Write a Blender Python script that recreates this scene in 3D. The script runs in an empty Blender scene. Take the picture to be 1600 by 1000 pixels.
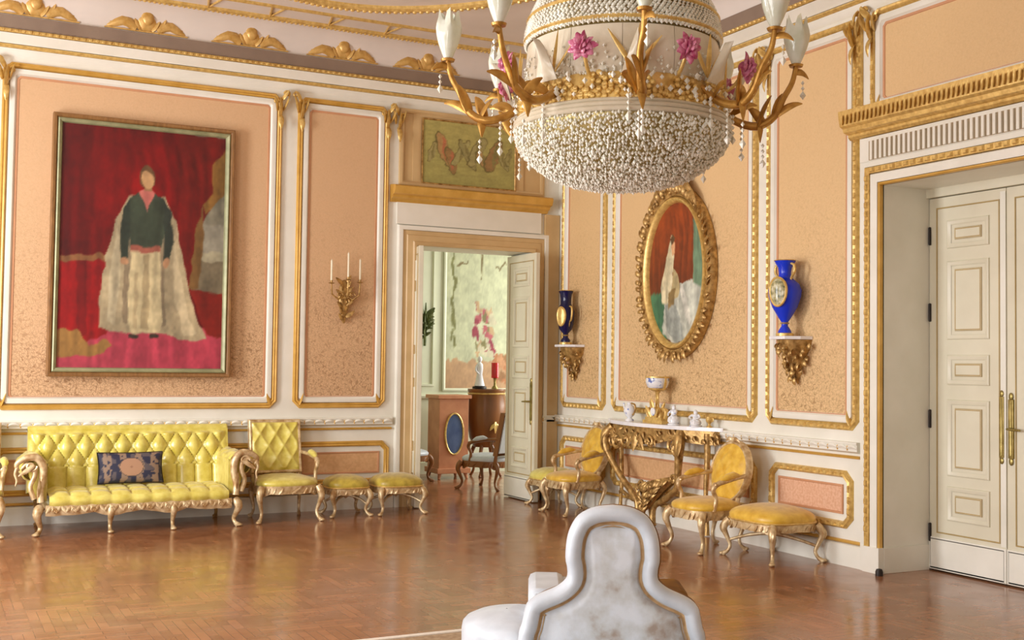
import bpy, bmesh, math, random
from math import sin, cos, pi, sqrt, radians, hypot, floor
from mathutils import Vector, Matrix
random.seed(7)
S = bpy.context.scene
COL = S.collection
AY, BX = 11.85, 6.67           # plane of the far wall (y) and of the right wall (x)
CEIL = 5.10

# ------------------------------------------------------------------ materials
def lin(c):
    return tuple((v/255/12.92 if v/255 <= .04045 else ((v/255+.055)/1.055)**2.4) for v in c)

class NT:
    def __init__(s, name):
        s.m = bpy.data.materials.new(name); s.m.use_nodes = True
        s.t = s.m.node_tree; s.b = s.t.nodes['Principled BSDF']
    def n(s, typ, **kw):
        o = s.t.nodes.new(typ)
        for k, v in kw.items():
            if k in o.inputs.keys(): o.inputs[k].default_value = v
            else: setattr(o, k, v)
        return o
    def l(s, a, b): s.t.links.new(a, b)
    def coord(s, scale=(1, 1, 1)):
        t = s.n('ShaderNodeTexCoord'); mp = s.n('ShaderNodeMapping'); mp.inputs['Scale'].default_value = scale
        s.l(t.outputs['Object'], mp.inputs['Vector']); return mp.outputs['Vector']
    def ramp(s, src, stops):
        r = s.n('ShaderNodeValToRGB'); e = r.color_ramp.elements
        while len(e) < len(stops): e.new(.5)
        for el, (p, c) in zip(e, stops):
            el.position = p; el.color = (*lin(c), 1) if not isinstance(c, float) else (c, c, c, 1)
        s.l(src, r.inputs['Fac']); return r.outputs['Color']
    def bump(s, src, strength=.3, dist=.01):
        b = s.n('ShaderNodeBump'); b.inputs['Strength'].default_value = strength; b.inputs['Distance'].default_value = dist
        s.l(src, b.inputs['Height']); s.l(b.outputs['Normal'], s.b.inputs['Normal'])
    def set(s, **kw):
        for k, v in kw.items(): s.b.inputs[k.replace('_', ' ')].default_value = v
        return s

def mat_noise(name, stops, scale=6, rough=.5, bump=0., bscale=40, detail=4, dist=.005, vec=(1, 1, 1), **kw):
    k = NT(name); v = k.coord(vec)
    nz = k.n('ShaderNodeTexNoise', Scale=scale, Detail=detail); k.l(v, nz.inputs['Vector'])
    k.l(k.ramp(nz.outputs['Fac'], stops), k.b.inputs['Base Color'])
    k.set(Roughness=rough, **kw)
    if bump:
        n2 = k.n('ShaderNodeTexNoise', Scale=bscale, Detail=3); k.l(v, n2.inputs['Vector']); k.bump(n2.outputs['Fac'], bump, dist)
    return k.m

def mat_damask(name, hi, lo, rose):
    k = NT(name); v = k.coord()
    nz = k.n('ShaderNodeTexNoise', Scale=9., Detail=3.); k.l(v, nz.inputs['Vector'])
    mx = k.n('ShaderNodeMixRGB'); mx.inputs['Fac'].default_value = .10
    k.l(v, mx.inputs['Color1']); k.l(nz.outputs['Color'], mx.inputs['Color2'])
    vo = k.n('ShaderNodeTexVoronoi', Scale=44.); vo.feature = 'DISTANCE_TO_EDGE'; k.l(mx.outputs['Color'], vo.inputs['Vector'])
    sp_ = k.n('ShaderNodeTexNoise', Scale=42., Detail=3.); k.l(mx.outputs['Color'], sp_.inputs['Vector'])
    fig = k.n('ShaderNodeMath', operation='MULTIPLY')
    k.l(k.ramp(vo.outputs['Distance'], [(.02, .35), (.12, 1.)]), fig.inputs[0]); k.l(k.ramp(sp_.outputs['Fac'], [(.34, .0), (.47, 1.)]), fig.inputs[1])
    # the woven leaf figure is crisper on the lower half of the hanging and worn in soft patches
    tc = k.n('ShaderNodeTexCoord'); sp = k.n('ShaderNodeSeparateXYZ'); k.l(tc.outputs['Object'], sp.inputs[0])
    mr = k.n('ShaderNodeMapRange'); mr.inputs['From Min'].default_value = 3.3; mr.inputs['From Max'].default_value = 1.6
    mr.inputs['To Min'].default_value = .12; mr.inputs['To Max'].default_value = 1.; k.l(sp.outputs['Z'], mr.inputs['Value'])
    n2 = k.n('ShaderNodeTexNoise', Scale=1.3, Detail=2.); k.l(v, n2.inputs['Vector'])
    mu = k.n('ShaderNodeMath', operation='MULTIPLY'); k.l(mr.outputs[0], mu.inputs[0]); k.l(k.ramp(n2.outputs['Fac'], [(.3, .45), (.65, 1.)]), mu.inputs[1])
    inv = k.n('ShaderNodeMath', operation='SUBTRACT'); inv.inputs[0].default_value = 1.; k.l(fig.outputs[0], inv.inputs[1])
    ma = k.n('ShaderNodeMath', operation='MULTIPLY'); k.l(mu.outputs[0], ma.inputs[0]); k.l(inv.outputs[0], ma.inputs[1])
    n3 = k.n('ShaderNodeTexNoise', Scale=60., Detail=2.); k.l(v, n3.inputs['Vector'])
    base = k.n('ShaderNodeMixRGB'); base.inputs['Color1'].default_value = (*lin(hi), 1); base.inputs['Color2'].default_value = (*lin(rose), 1)
    k.l(n3.outputs['Fac'], base.inputs['Fac'])
    fin = k.n('ShaderNodeMixRGB'); fin.inputs['Color2'].default_value = (*lin(lo), 1)
    k.l(base.outputs['Color'], fin.inputs['Color1'])
    sc = k.n('ShaderNodeMath', operation='MULTIPLY'); sc.inputs[1].default_value = .8; k.l(ma.outputs[0], sc.inputs[0]); k.l(sc.outputs[0], fin.inputs['Fac'])
    k.l(fin.outputs['Color'], k.b.inputs['Base Color']); k.set(Roughness=.62)
    k.bump(ma.outputs[0], .35, .006)
    return k.m

def mat_parquet(name):
    k = NT(name); v = k.coord()
    def layer(rot):
        mp = k.n('ShaderNodeMapping'); mp.inputs['Rotation'].default_value = (0, 0, rot); k.l(v, mp.inputs['Vector'])
        br = k.n('ShaderNodeTexBrick'); br.inputs['Scale'].default_value = 1.; br.inputs['Brick Width'].default_value = .24; br.inputs['Row Height'].default_value = .06
        br.inputs['Mortar Size'].default_value = .0018; br.inputs['Color1'].default_value = (*lin((176, 122, 84)), 1); br.inputs['Color2'].default_value = (*lin((152, 102, 68)), 1)
        br.inputs['Mortar'].default_value = (*lin((104, 64, 42)), 1); br.inputs['Bias'].default_value = .1
        k.l(mp.outputs['Vector'], br.inputs['Vector']); return br
    a, b = layer(0), layer(pi/2)
    ch = k.n('ShaderNodeTexChecker'); ch.inputs['Scale'].default_value = 1/.6; k.l(v, ch.inputs['Vector'])
    mx = k.n('ShaderNodeMixRGB'); k.l(ch.outputs['Fac'], mx.inputs['Fac']); k.l(a.outputs['Color'], mx.inputs['Color1']); k.l(b.outputs['Color'], mx.inputs['Color2'])
    nz = k.n('ShaderNodeTexNoise', Scale=3.5, Detail=5.); k.l(v, nz.inputs['Vector'])
    m2 = k.n('ShaderNodeMixRGB'); m2.blend_type = 'MULTIPLY'; m2.inputs['Fac'].default_value = .8
    k.l(mx.outputs['Color'], m2.inputs['Color1']); k.l(k.ramp(nz.outputs['Fac'], [(.3, (222, 214, 208)), (.7, (255, 250, 245))]), m2.inputs['Color2'])
    k.l(m2.outputs['Color'], k.b.inputs['Base Color'])
    n2 = k.n('ShaderNodeTexNoise', Scale=5., Detail=4.); k.l(v, n2.inputs['Vector'])
    k.l(k.ramp(n2.outputs['Fac'], [(.3, .13), (.7, .24)]), k.b.inputs['Roughness'])
    n3 = k.n('ShaderNodeTexNoise', Scale=5., Detail=1.); k.l(v, n3.inputs['Vector'])
    k.bump(n3.outputs['Fac'], .06, .01)
    k.set(Specular_IOR_Level=.9)
    return k.m

def mat_attr(name, rough=.45, **kw):
    k = NT(name); a = k.n('ShaderNodeAttribute', attribute_name='Col'); k.l(a.outputs['Color'], k.b.inputs['Base Color'])
    k.set(Roughness=rough, **kw); v = k.coord(); nz = k.n('ShaderNodeTexNoise', Scale=120., Detail=2.); k.l(v, nz.inputs['Vector']); k.bump(nz.outputs['Fac'], .08, .003)
    return k.m

M = {}
M['white'] = mat_noise('white_paint', [(.3, (226, 224, 210)), (.7, (236, 234, 222))], 3, .42)
M['whiteB'] = M['white']
M['cream'] = mat_noise('cream_door_paint', [(.3, (214, 208, 184)), (.7, (224, 219, 196))], 3, .35)
M['groove'] = mat_noise('aged_panel_line', [(.3, (170, 146, 96)), (.7, (190, 166, 114))], 6, .5)
M['tan'] = mat_noise('tan_stone_paint', [(.3, (196, 165, 116)), (.7, (210, 180, 130))], 4, .45)
M['taupe'] = mat_noise('taupe_cornice_paint', [(.3, (128, 108, 92)), (.7, (140, 120, 102))], 4, .6)
M['plaster'] = mat_noise('blush_ceiling_plaster', [(.3, (212, 202, 192)), (.7, (222, 212, 202))], 2, .7)
M['damask'] = mat_damask('peach_damask', (218, 181, 140), (140, 100, 60), (212, 173, 130))
M['damask_gold'] = mat_damask('apricot_damask', (227, 194, 145), (150, 113, 66), (220, 185, 133))
M['offwall'] = mat_noise('stone_wall_paint', [(.3, (214, 206, 194)), (.7, (224, 216, 204))], 3, .6)
M['damask_rose'] = mat_noise('rose_damask', [(.4, (226, 182, 150)), (.6, (214, 164, 130))], 45, .6, .25, 40)
M['damask_plain'] = mat_noise('plain_apricot_silk', [(.4, (222, 178, 130)), (.6, (212, 166, 118))], 30, .6, .1, 60)
M['pborder'] = mat_noise('rose_border_paint', [(.3, (196, 142, 104)), (.7, (208, 154, 114))], 5, .5)
M['goldpaint'] = mat_noise('ochre_gilt_paint', [(.3, (200, 154, 66)), (.7, (220, 176, 90))], 8, .38, Metallic=.2)
M['gilt'] = mat_noise('burnished_gilding', [(.3, (198, 160, 88)), (.7, (236, 204, 126))], 25, .32, .3, 60, Metallic=.38)
M['oldgilt'] = mat_noise('antique_gilding', [(.3, (134, 100, 52)), (.7, (212, 174, 108))], 22, .38, .4, 60, Metallic=.5)
M['cartgilt'] = mat_noise('ochre_gilding', [(.3, (188, 144, 70)), (.7, (226, 188, 116))], 16, .34, .2, 60, Metallic=.25)
M['palegilt'] = mat_noise('pale_worn_gilding', [(.32, (174, 136, 86)), (.7, (236, 216, 172))], 18, .34, .3, 60, Metallic=.3)
M['satin'] = mat_noise('yellow_satin', [(.3, (206, 188, 72)), (.7, (232, 220, 118))], 14, .25, .15, 120, Sheen_Weight=.3, Specular_IOR_Level=.7)
M['satin_amber'] = mat_noise('amber_satin', [(.3, (204, 156, 36)), (.7, (234, 194, 76))], 14, .34, .15, 120, Sheen_Weight=.3)
M['olive'] = mat_noise('olive_satin', [(.3, (158, 134, 40)), (.7, (206, 184, 72))], 12, .36, .15, 120, Sheen_Weight=.3)
M['parquet'] = mat_parquet('polished_parquet')
M['settee'] = mat_noise('stained_white_damask', [(.0, (128, 108, 88)), (.36, (164, 150, 138)), (.47, (196, 200, 200)), (.6, (214, 221, 228)), (1., (228, 234, 240))], 7, .45, .4, 30, 8, Sheen_Weight=.2)
M['settee_plain'] = mat_noise('white_silk', [(.3, (190, 198, 206)), (.7, (216, 224, 232))], 7, .34, .15, 50, Sheen_Weight=.2)
M['tan_groove'] = mat_noise('fawn_groove_strip', [(.3, (186, 152, 108)), (.7, (212, 182, 140))], 30, .6, .2, 90)
M['velvet'] = mat_noise('bronze_velvet', [(.3, (112, 72, 24)), (.7, (142, 98, 40))], 9, .7, .2, 80, Specular_IOR_Level=.2)
M['walnut'] = mat_noise('honey_walnut', [(.3, (98, 58, 26)), (.7, (152, 98, 48))], 4, .32, vec=(1, 1, .25))
M['brass'] = mat_noise('aged_brass', [(.3, (128, 112, 56)), (.7, (170, 152, 90))], 20, .3, Metallic=.6)
M['palebrass'] = mat_noise('pale_brass', [(.3, (168, 146, 84)), (.7, (206, 188, 130))], 20, .35, Metallic=.4)
M['bronze'] = mat_noise('gilded_bronze', [(.3, (156, 108, 42)), (.7, (204, 158, 78))], 18, .32, .2, 60, Metallic=.55)
M['iron'] = mat_noise('dark_iron', [(.3, (38, 32, 28)), (.7, (56, 48, 42))], 20, .5, Metallic=.5)
M['marble'] = mat_noise('white_marble', [(.3, (222, 222, 224)), (.55, (240, 240, 242)), (.7, (232, 232, 234))], 5, .2)
M['porcelain'] = mat_noise('white_porcelain', [(.42, (236, 238, 240)), (.6, (226, 230, 236)), (.66, (110, 130, 190))], 16, .12)
M['blue'] = mat_noise('royal_blue_porcelain', [(.3, (20, 52, 205)), (.7, (28, 66, 222))], 3, .16)
M['navy'] = mat_noise('cobalt_porcelain', [(.3, (12, 14, 58)), (.7, (18, 22, 84))], 3, .12)
M['medallion'] = mat_noise('olive_painted_medallion', [(.35, (96, 98, 70)), (.5, (168, 162, 116)), (.65, (216, 210, 180))], 26, .2)
M['candle'] = mat_noise('ivory_wax', [(.3, (232, 222, 190)), (.7, (242, 234, 208))], 9, .5)
M['greenframe'] = mat_noise('sage_gilt_fillet', [(.3, (138, 140, 104)), (.7, (166, 166, 126))], 9, .45, Metallic=.2)
M['framewood'] = mat_noise('brown_frame_wood', [(.3, (120, 84, 46)), (.7, (150, 108, 62))], 9, .4, vec=(4, 1, 1))
M['paint'] = mat_attr('oil_painting', .5)
M['paintmatt'] = mat_attr('painted_cloth', .7)
M['mint'] = mat_noise('pale_mint_paint', [(.3, (214, 218, 190)), (.7, (224, 228, 202))], 3, .5)
M['leafgreen'] = mat_noise('green_painted_metal', [(.3, (70, 80, 44)), (.7, (120, 130, 78))], 18, .5, Metallic=.2)
M['red'] = mat_noise('scarlet_glass', [(.3, (178, 16, 14)), (.7, (206, 26, 20))], 6, .25)
M['rug'] = mat_noise('fawn_rug_pile', [(.3, (150, 122, 92)), (.7, (188, 164, 132))], 30, .9, .5, 200)
M['rugedge'] = mat_noise('ivory_rug_binding', [(.3, (224, 214, 200)), (.7, (238, 230, 216))], 40, .9)
M['pinkglass'] = mat_noise('pink_glass', [(.35, (188, 70, 116)), (.65, (232, 150, 176))], 30, .15, .4, 60, Transmission_Weight=.2)
M['bead'] = mat_noise('cut_crystal', [(.3, (216, 214, 196)), (.7, (246, 246, 236))], 14, .06, Specular_IOR_Level=.9)
M['frost'] = mat_noise('frosted_glass', [(.3, (200, 188, 162)), (.7, (218, 208, 186))], 8, .25, .3, 30)
M['tulip'] = mat_noise('milk_glass', [(.3, (222, 226, 202)), (.7, (244, 246, 232))], 12, .12, .4, 24, Transmission_Weight=.2)
M['grey'] = mat_noise('grey_slat_paint', [(.3, (160, 140, 110)), (.7, (176, 156, 124))], 4, .5)
M['orange'] = mat_noise('apricot_lacquer', [(.3, (196, 130, 92)), (.7, (216, 152, 112))], 6, .35)
M['bluegrey'] = mat_noise('slate_blue_enamel', [(.3, (64, 84, 128)), (.7, (96, 116, 158))], 6, .3)

# ------------------------------------------------------------------ mesh builder
class MB:
    def __init__(s): s.v = []; s.f = []; s.m = []; s.c = None
    def add(s, vs, fs, m=0):
        o = len(s.v); s.v += [tuple(p) for p in vs]; s.f += [tuple(i+o for i in f) for f in fs]; s.m += [m]*len(fs)
    def box(s, x0, y0, z0, x1, y1, z1, m=0):
        s.add([(x0,y0,z0),(x1,y0,z0),(x1,y1,z0),(x0,y1,z0),(x0,y0,z1),(x1,y0,z1),(x1,y1,z1),(x0,y1,z1)],
              [(0,3,2,1),(4,5,6,7),(0,1,5,4),(1,2,6,5),(2,3,7,6),(3,0,4,7)], m)
    def tube(s, P, R, n=8, m=0, closed=False, flat=None, cap=True):
        P = [Vector(p) for p in P]; N = len(P)
        if not isinstance(R, (list, tuple)): R = [R]*N
        rings = []; up = None
        for i in range(N):
            if closed: t = P[(i+1) % N]-P[i-1]
            else: t = P[min(i+1, N-1)]-P[max(i-1, 0)]
            t = t.normalized() if t.length > 1e-9 else Vector((0, 0, 1))
            if up is None:
                up = Vector((0, 0, 1)) if abs(t.z) < .9 else Vector((1, 0, 0))
                if flat: up = Vector(flat)
            a = t.cross(up)
            if a.length < 1e-6: a = t.orthogonal()
            a.normalize(); b = a.cross(t).normalized()
            if not flat: up = b
            kf = .4 if flat else 1
            rings.append([P[i]+a*(R[i]*cos(2*pi*k/n))+b*(R[i]*kf*sin(2*pi*k/n)) for k in range(n)])
        vs = [p for r in rings for p in r]; fs = []
        for i in range(N if closed else N-1):
            j = (i+1) % N
            for k in range(n):
                fs.append((i*n+k, i*n+(k+1) % n, j*n+(k+1) % n, j*n+k))
        if cap and not closed: fs += [tuple(range(n))[::-1], tuple((N-1)*n+k for k in range(n))]
        s.add(vs, fs, m)
    def lathe(s, prof, n=24, c=(0, 0, 0), m=0, a0=0, a1=2*pi, sx=1, sy=1):
        full = abs(a1-a0-2*pi) < 1e-6; k = n if full else n+1; vs = []
        for r, z in prof:
            for i in range(k):
                a = a0+(a1-a0)*i/n; vs.append((c[0]+r*cos(a)*sx, c[1]+r*sin(a)*sy, c[2]+z))
        fs = []
        for j in range(len(prof)-1):
            for i in range(n):
                i2 = (i+1) % k
                fs.append((j*k+i, j*k+i2, (j+1)*k+i2, (j+1)*k+i))
        if full:
            if prof[0][0] > 1e-4: fs.append(tuple(range(k))[::-1])
            if prof[-1][0] > 1e-4: fs.append(tuple((len(prof)-1)*k+i for i in range(k)))
        s.add(vs, fs, m)
    def ell(s, c, r, n=8, h=6, m=0, rot=None):
        vs = []; 
        for j in range(h+1):
            t = pi*j/h
            for i in range(n):
                a = 2*pi*i/n; p = Vector((r[0]*sin(t)*cos(a), r[1]*sin(t)*sin(a), -r[2]*cos(t)))
                if rot is not None: p = rot @ p
                vs.append((c[0]+p.x, c[1]+p.y, c[2]+p.z))
        fs = [(j*n+i, j*n+(i+1) % n, (j+1)*n+(i+1) % n, (j+1)*n+i) for j in range(h) for i in range(n)]
        s.add(vs, fs, m)
    def octa(s, c, r, m=0):
        x, y, z = c; a, b = r
        s.add([(x+a,y,z),(x,y+a,z),(x-a,y,z),(x,y-a,z),(x,y,z+b),(x,y,z-b)], [(0,1,4),(1,2,4),(2,3,4),(3,0,4),(1,0,5),(2,1,5),(3,2,5),(0,3,5)], m)
    def prism(s, poly, W, h0, h1, m=0):
        n = len(poly); vs = [W(a, b, h0) for a, b in poly]+[W(a, b, h1) for a, b in poly]
        s.add(vs, [tuple(range(n))[::-1], tuple(range(n, 2*n))]+[(i, (i+1) % n, n+(i+1) % n, n+i) for i in range(n)], m)
    def grid(s, fn, nu, nv, m=0, cu=False):
        k = nu if cu else nu+1
        vs = [fn(i/nu, j/nv) for j in range(nv+1) for i in range(k)]
        fs = [(j*k+i, j*k+(i+1) % k, (j+1)*k+(i+1) % k, (j+1)*k+i) for j in range(nv) for i in range(nu)]
        s.add(vs, fs, m)
    def leaf(s, p0, p1, w, bend=(0, 0, 0), m=0, n=6, k=7):
        p0, p1, bend = Vector(p0), Vector(p1), Vector(bend)
        P = [p0.lerp(p1, i/(k-1))+bend*(4*(i/(k-1))*(1-i/(k-1))) for i in range(k)]
        R = [w*(.18+.82*sin(pi*min(1, (i/(k-1))*.92+.08))**.8)*(1-.4*i/(k-1))+.0008 for i in range(k)]
        nrm = (p1-p0).cross(Vector((.3, .2, 1))); nrm = nrm if nrm.length > 1e-6 else Vector((1, 0, 0))
        s.tube(P, R, n, m, flat=nrm.normalized())
    def spiral(s, c, W, r0, r1, a0, turns, rad, m=0, n=6, flip=1, steps=22):
        P = []
        for i in range(steps+1):
            t = i/steps; a = a0+flip*2*pi*turns*t; r = r0+(r1-r0)*t
            P.append(W(c[0]+r*cos(a), c[1]+r*sin(a), c[2] if len(c) > 2 else 0))
        s.tube(P, [rad*(1-.45*i/steps) for i in range(steps+1)], n, m)
    # sweep a profile [(offset inwards, height)] round a 2D path
    def band(s, path, prof, W, m=0, closed=True, offs=None):
        P = [Vector(p) for p in path]; n = len(P)
        area = sum(P[i].x*P[(i+1) % n].y-P[(i+1) % n].x*P[i].y for i in range(n))
        sg = 1 if area > 0 or not closed else -1
        mit = []
        for i in range(n):
            if closed: a, b = P[i]-P[i-1], P[(i+1) % n]-P[i]
            else:
                a = P[i]-P[i-1] if i else P[1]-P[0]; b = P[i+1]-P[i] if i < n-1 else a
            na, nb = Vector((-a.y, a.x)).normalized()*sg, Vector((-b.y, b.x)).normalized()*sg
            q = (na+nb); q = q/max(q.length_squared/2, .25) if q.length > 1e-6 else na
            mit.append(q)
        k = len(prof); vs = []
        for i in range(n):
            for o, h in prof:
                p = P[i]+mit[i]*o; vs.append(W(p.x, p.y, h))
        fs = []
        for i in range(n if closed else n-1):
            j = (i+1) % n
            for q in range(k-1): fs.append((i*k+q, i*k+q+1, j*k+q+1, j*k+q))
        if not closed: fs += [tuple(range(k)), tuple((n-1)*k+q for q in range(k))[::-1]]
        s.add(vs, fs, m)
    def build(s, name, mats, parent=None, smooth=False, bevel=0., sub=0, kind=None, label=None, merge=False, attr=None):
        if not isinstance(mats, (list, tuple)): mats = [mats]
        me = bpy.data.meshes.new(name); me.from_pydata(s.v, [], s.f)
        for mm in mats: me.materials.append(mm)
        if len(mats) > 1: me.polygons.foreach_set('material_index', s.m)
        if attr is None:
            bm = bmesh.new(); bm.from_mesh(me)
            if merge: bmesh.ops.remove_doubles(bm, verts=bm.verts, dist=1e-5)
            bmesh.ops.recalc_face_normals(bm, faces=bm.faces); bm.to_mesh(me); bm.free()
        else:
            at = me.color_attributes.new('Col', 'FLOAT_COLOR', 'POINT')
            at.data.foreach_set('color', [x for c in attr for x in (*lin(c), 1.)])
        if smooth:
            me.polygons.foreach_set('use_smooth', [True]*len(me.polygons))
            try: me.set_sharp_from_angle(angle=radians(55 if smooth is True else smooth))
            except Exception: pass
        me.update()
        o = bpy.data.objects.new(name, me); COL.objects.link(o)
        if parent is not None: o.parent = parent
        if bevel:
            b = o.modifiers.new('bevel', 'BEVEL'); b.width = bevel; b.segments = 2; b.limit_method = 'ANGLE'; b.harden_normals = False
        if sub:
            u = o.modifiers.new('sub', 'SUBSURF'); u.levels = sub; u.render_levels = sub
        if kind: o['kind'] = kind
        if label: o['label'] = label
        return o

def tag(o, label, cat, group=None):
    o['label'] = label; o['category'] = cat
    if group: o['group'] = group
    return o
def thing(name, label, cat, loc, rz=0, group=None):
    o = bpy.data.objects.new(name, None); COL.objects.link(o); o.location = loc; o.rotation_euler = (0, 0, rz); o.empty_display_size = .1
    return tag(o, label, cat, group)
def struct(o): o['kind'] = 'structure'; return o
def copy_tree(o, parent=None):
    c = o.copy(); COL.objects.link(c)
    if parent is not None: c.parent = parent
    for ch in list(o.children): copy_tree(ch, c)
    return c
def dup(o, loc, rz, label, group=None):
    c = copy_tree(o); c.location = loc; c.rotation_euler = (0, 0, rz); c['label'] = label
    if group: c['group'] = group
    return c

WA = lambda s, z, h: (s, AY-h, z)            # far wall: s = x
WB = lambda s, z, h: (BX-h, -s, z)           # right wall: s = -y
def rect(a0, b0, a1, b1): return [(a0, b0), (a1, b0), (a1, b1), (a0, b1)]
def notched(a0, b0, a1, b1, c, top=True):
    p = [(a0+c, b0), (a1-c, b0), (a1, b0+c), (a1, b1-c), (a1-c, b1), (a0+c, b1), (a0, b1-c), (a0, b0+c)]
    return p if top else [(a0+c, b0), (a1-c, b0), (a1, b0+c), (a1, b1), (a0, b1), (a0, b0+c)]

# ------------------------------------------------------------------ camera
def make_camera():
    f = 1785.58; yaw, p, r = radians(27.0956), radians(2.15975), radians(.758806)
    F = Vector((sin(yaw)*cos(p), cos(yaw)*cos(p), sin(p))); ri = Vector((cos(yaw), -sin(yaw), 0)); up = ri.cross(F)
    R = cos(r)*ri+sin(r)*up; U = -sin(r)*ri+cos(r)*up
    cd = bpy.data.cameras.new('camera'); cd.sensor_width = 36; cd.lens = f*36/1600; cd.clip_start = .05; cd.clip_end = 100
    o = bpy.data.objects.new('camera', cd); COL.objects.link(o)
    m = Matrix((R, U, -F)).transposed().to_4x4(); m.translation = Vector((0, 0, 1.6)); o.matrix_world = m
    S.camera = o
make_camera()

# ------------------------------------------------------------------ room shell
X0, Y0 = -2.85, -1.7
TOP = CEIL+.12
DL, DR, DT = 4.84, 6.30, 2.90       # opening in the far wall
QL, QR, QT = -6.65, -5.16, 3.04     # opening in the right wall (s = -y)
m = MB(); m.box(X0-.3, Y0-.3, -.1, BX+4.2, 16.4, 0); struct(m.build('floor', M['parquet']))
m = MB(); m.box(X0-.3, Y0-.3, CEIL, BX+.5, AY+.5, CEIL+.12); struct(m.build('ceiling', M['plaster']))
m = MB()
for b in ((X0-.3, DL, 0, TOP), (DR, BX+.5, 0, TOP), (DL, DR, DT, TOP)): m.box(b[0], AY, b[2], b[1], AY+.5, b[3])
wall_back = struct(m.build('wall_back', M['white']))
m = MB()
for a, b, z0, z1 in ((QR, 1.9, 0, TOP), (-AY+.001, QL, 0, TOP), (QL, QR, QT, TOP)): m.box(BX, -b, z0, BX+.56, -a, z1)
wall_right = struct(m.build('wall_right', M['white']))
wins = [(8.0, 9.6), (4.3, 5.9), (.6, 2.2)]
m = MB(); ys = [Y0-.3]+[v for w in reversed(wins) for v in w]+[AY]
for i in range(0, len(ys), 2): m.box(X0-.3, ys[i], 0, X0, ys[i+1], TOP)
for a, b in wins: m.box(X0-.3, a, 0, X0, b, .5); m.box(X0-.3, a, 3.9, X0, b, TOP)
struct(m.build('wall_left', M['offwall']))
m = MB(); m.box(X0, Y0-.3, 0, BX+.5, Y0, TOP); struct(m.build('wall_front', M['offwall']))
glass = NT('window_glass').set(Base_Color=(1, 1, 1, 1), Roughness=.02, Transmission_Weight=1.).m
for i, (a, b) in enumerate(wins):
    m = MB(); W = lambda s, z, h: (X0-.15+h, s, z)
    m.band(rect(a, .5, b, 3.9), [(0, -.04), (0, .04), (.07, .04), (.07, -.04)], W)
    m.box(X0-.18, (a+b)/2-.03, .55, X0-.12, (a+b)/2+.03, 3.85)
    for z in (1.3, 2.15, 3.0): m.box(X0-.17, a+.05, z-.02, X0-.13, b-.05, z+.02)
    w = struct(m.build('window_%d' % (i+1), M['white']))
    m = MB(); m.box(X0-.153, a+.05, .55, X0-.147, b-.05, 3.85); m.build('window_pane', glass, w)

def carved(mb, W, s0, z0, s1, z1, wd, h, step=.075, m=0):
    """a row of carved knuckles along a straight moulding"""
    L = hypot(s1-s0, z1-z0); n = max(2, int(L/step)); horiz = abs(s1-s0) > abs(z1-z0)
    for i in range(n):
        t = (i+.5)/n; s, z = s0+(s1-s0)*t, z0+(z1-z0)*t; hl = .38*L/n; k = .8 if i % 3 else 1.
        a, b = (hl, wd*.4*k) if horiz else (wd*.4*k, hl)
        c = W(s, z, h); ex = Vector(W(s+a, z, h))-Vector(c); ez = Vector(W(s, z+b, h))-Vector(c); eh = Vector(W(s, z, h+wd*.34))-Vector(c)
        c = Vector(c)
        mb.add([c-ex-ez, c+ex-ez, c+ex+ez, c-ex+ez, c-ex*.5-ez*.6+eh, c+ex*.5-ez*.6+eh, c+ex*.5+ez*.6+eh, c-ex*.5+ez*.6+eh],
               [(4,5,6,7),(0,1,5,4),(1,2,6,5),(2,3,7,6),(3,0,4,7)], m)

GILTP = [(0, 0), (.004, .022), (.016, .034), (.03, .026), (.044, .034), (.056, .022), (.06, 0)]
def acanthus(mb, W, s, z, k=1., d=1, m=0):
    """leaf cluster at the head of a moulding: s,z = outer corner, d = side it curls to"""
    def L(a, b, c, e, w): mb.leaf(W(s+a*k*d, z+b*k, .03), W(s+c*k*d, z+e*k, .07), w*k, Vector(W(0, 0, .03))-Vector(W(0, 0, 0)), m)
    L(0, -.20, -.01, .02, .05); L(.03, -.12, .09, .05, .034); L(-.03, -.12, -.07, .03, .034); L(0, -.02, .08, .1, .035); L(0, -.16, 0, -.33, .035)
    mb.spiral((s+.07*k*d, z+.06*k, .05), W, .035*k, .006, pi if d > 0 else 0, 1.1, .014*k, m, flip=-d)
    mb.spiral((s-.05*k*d, z-.03*k, .05), W, .03*k, .006, 0 if d > 0 else pi, 1.1, .012*k, m, flip=d)

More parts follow.
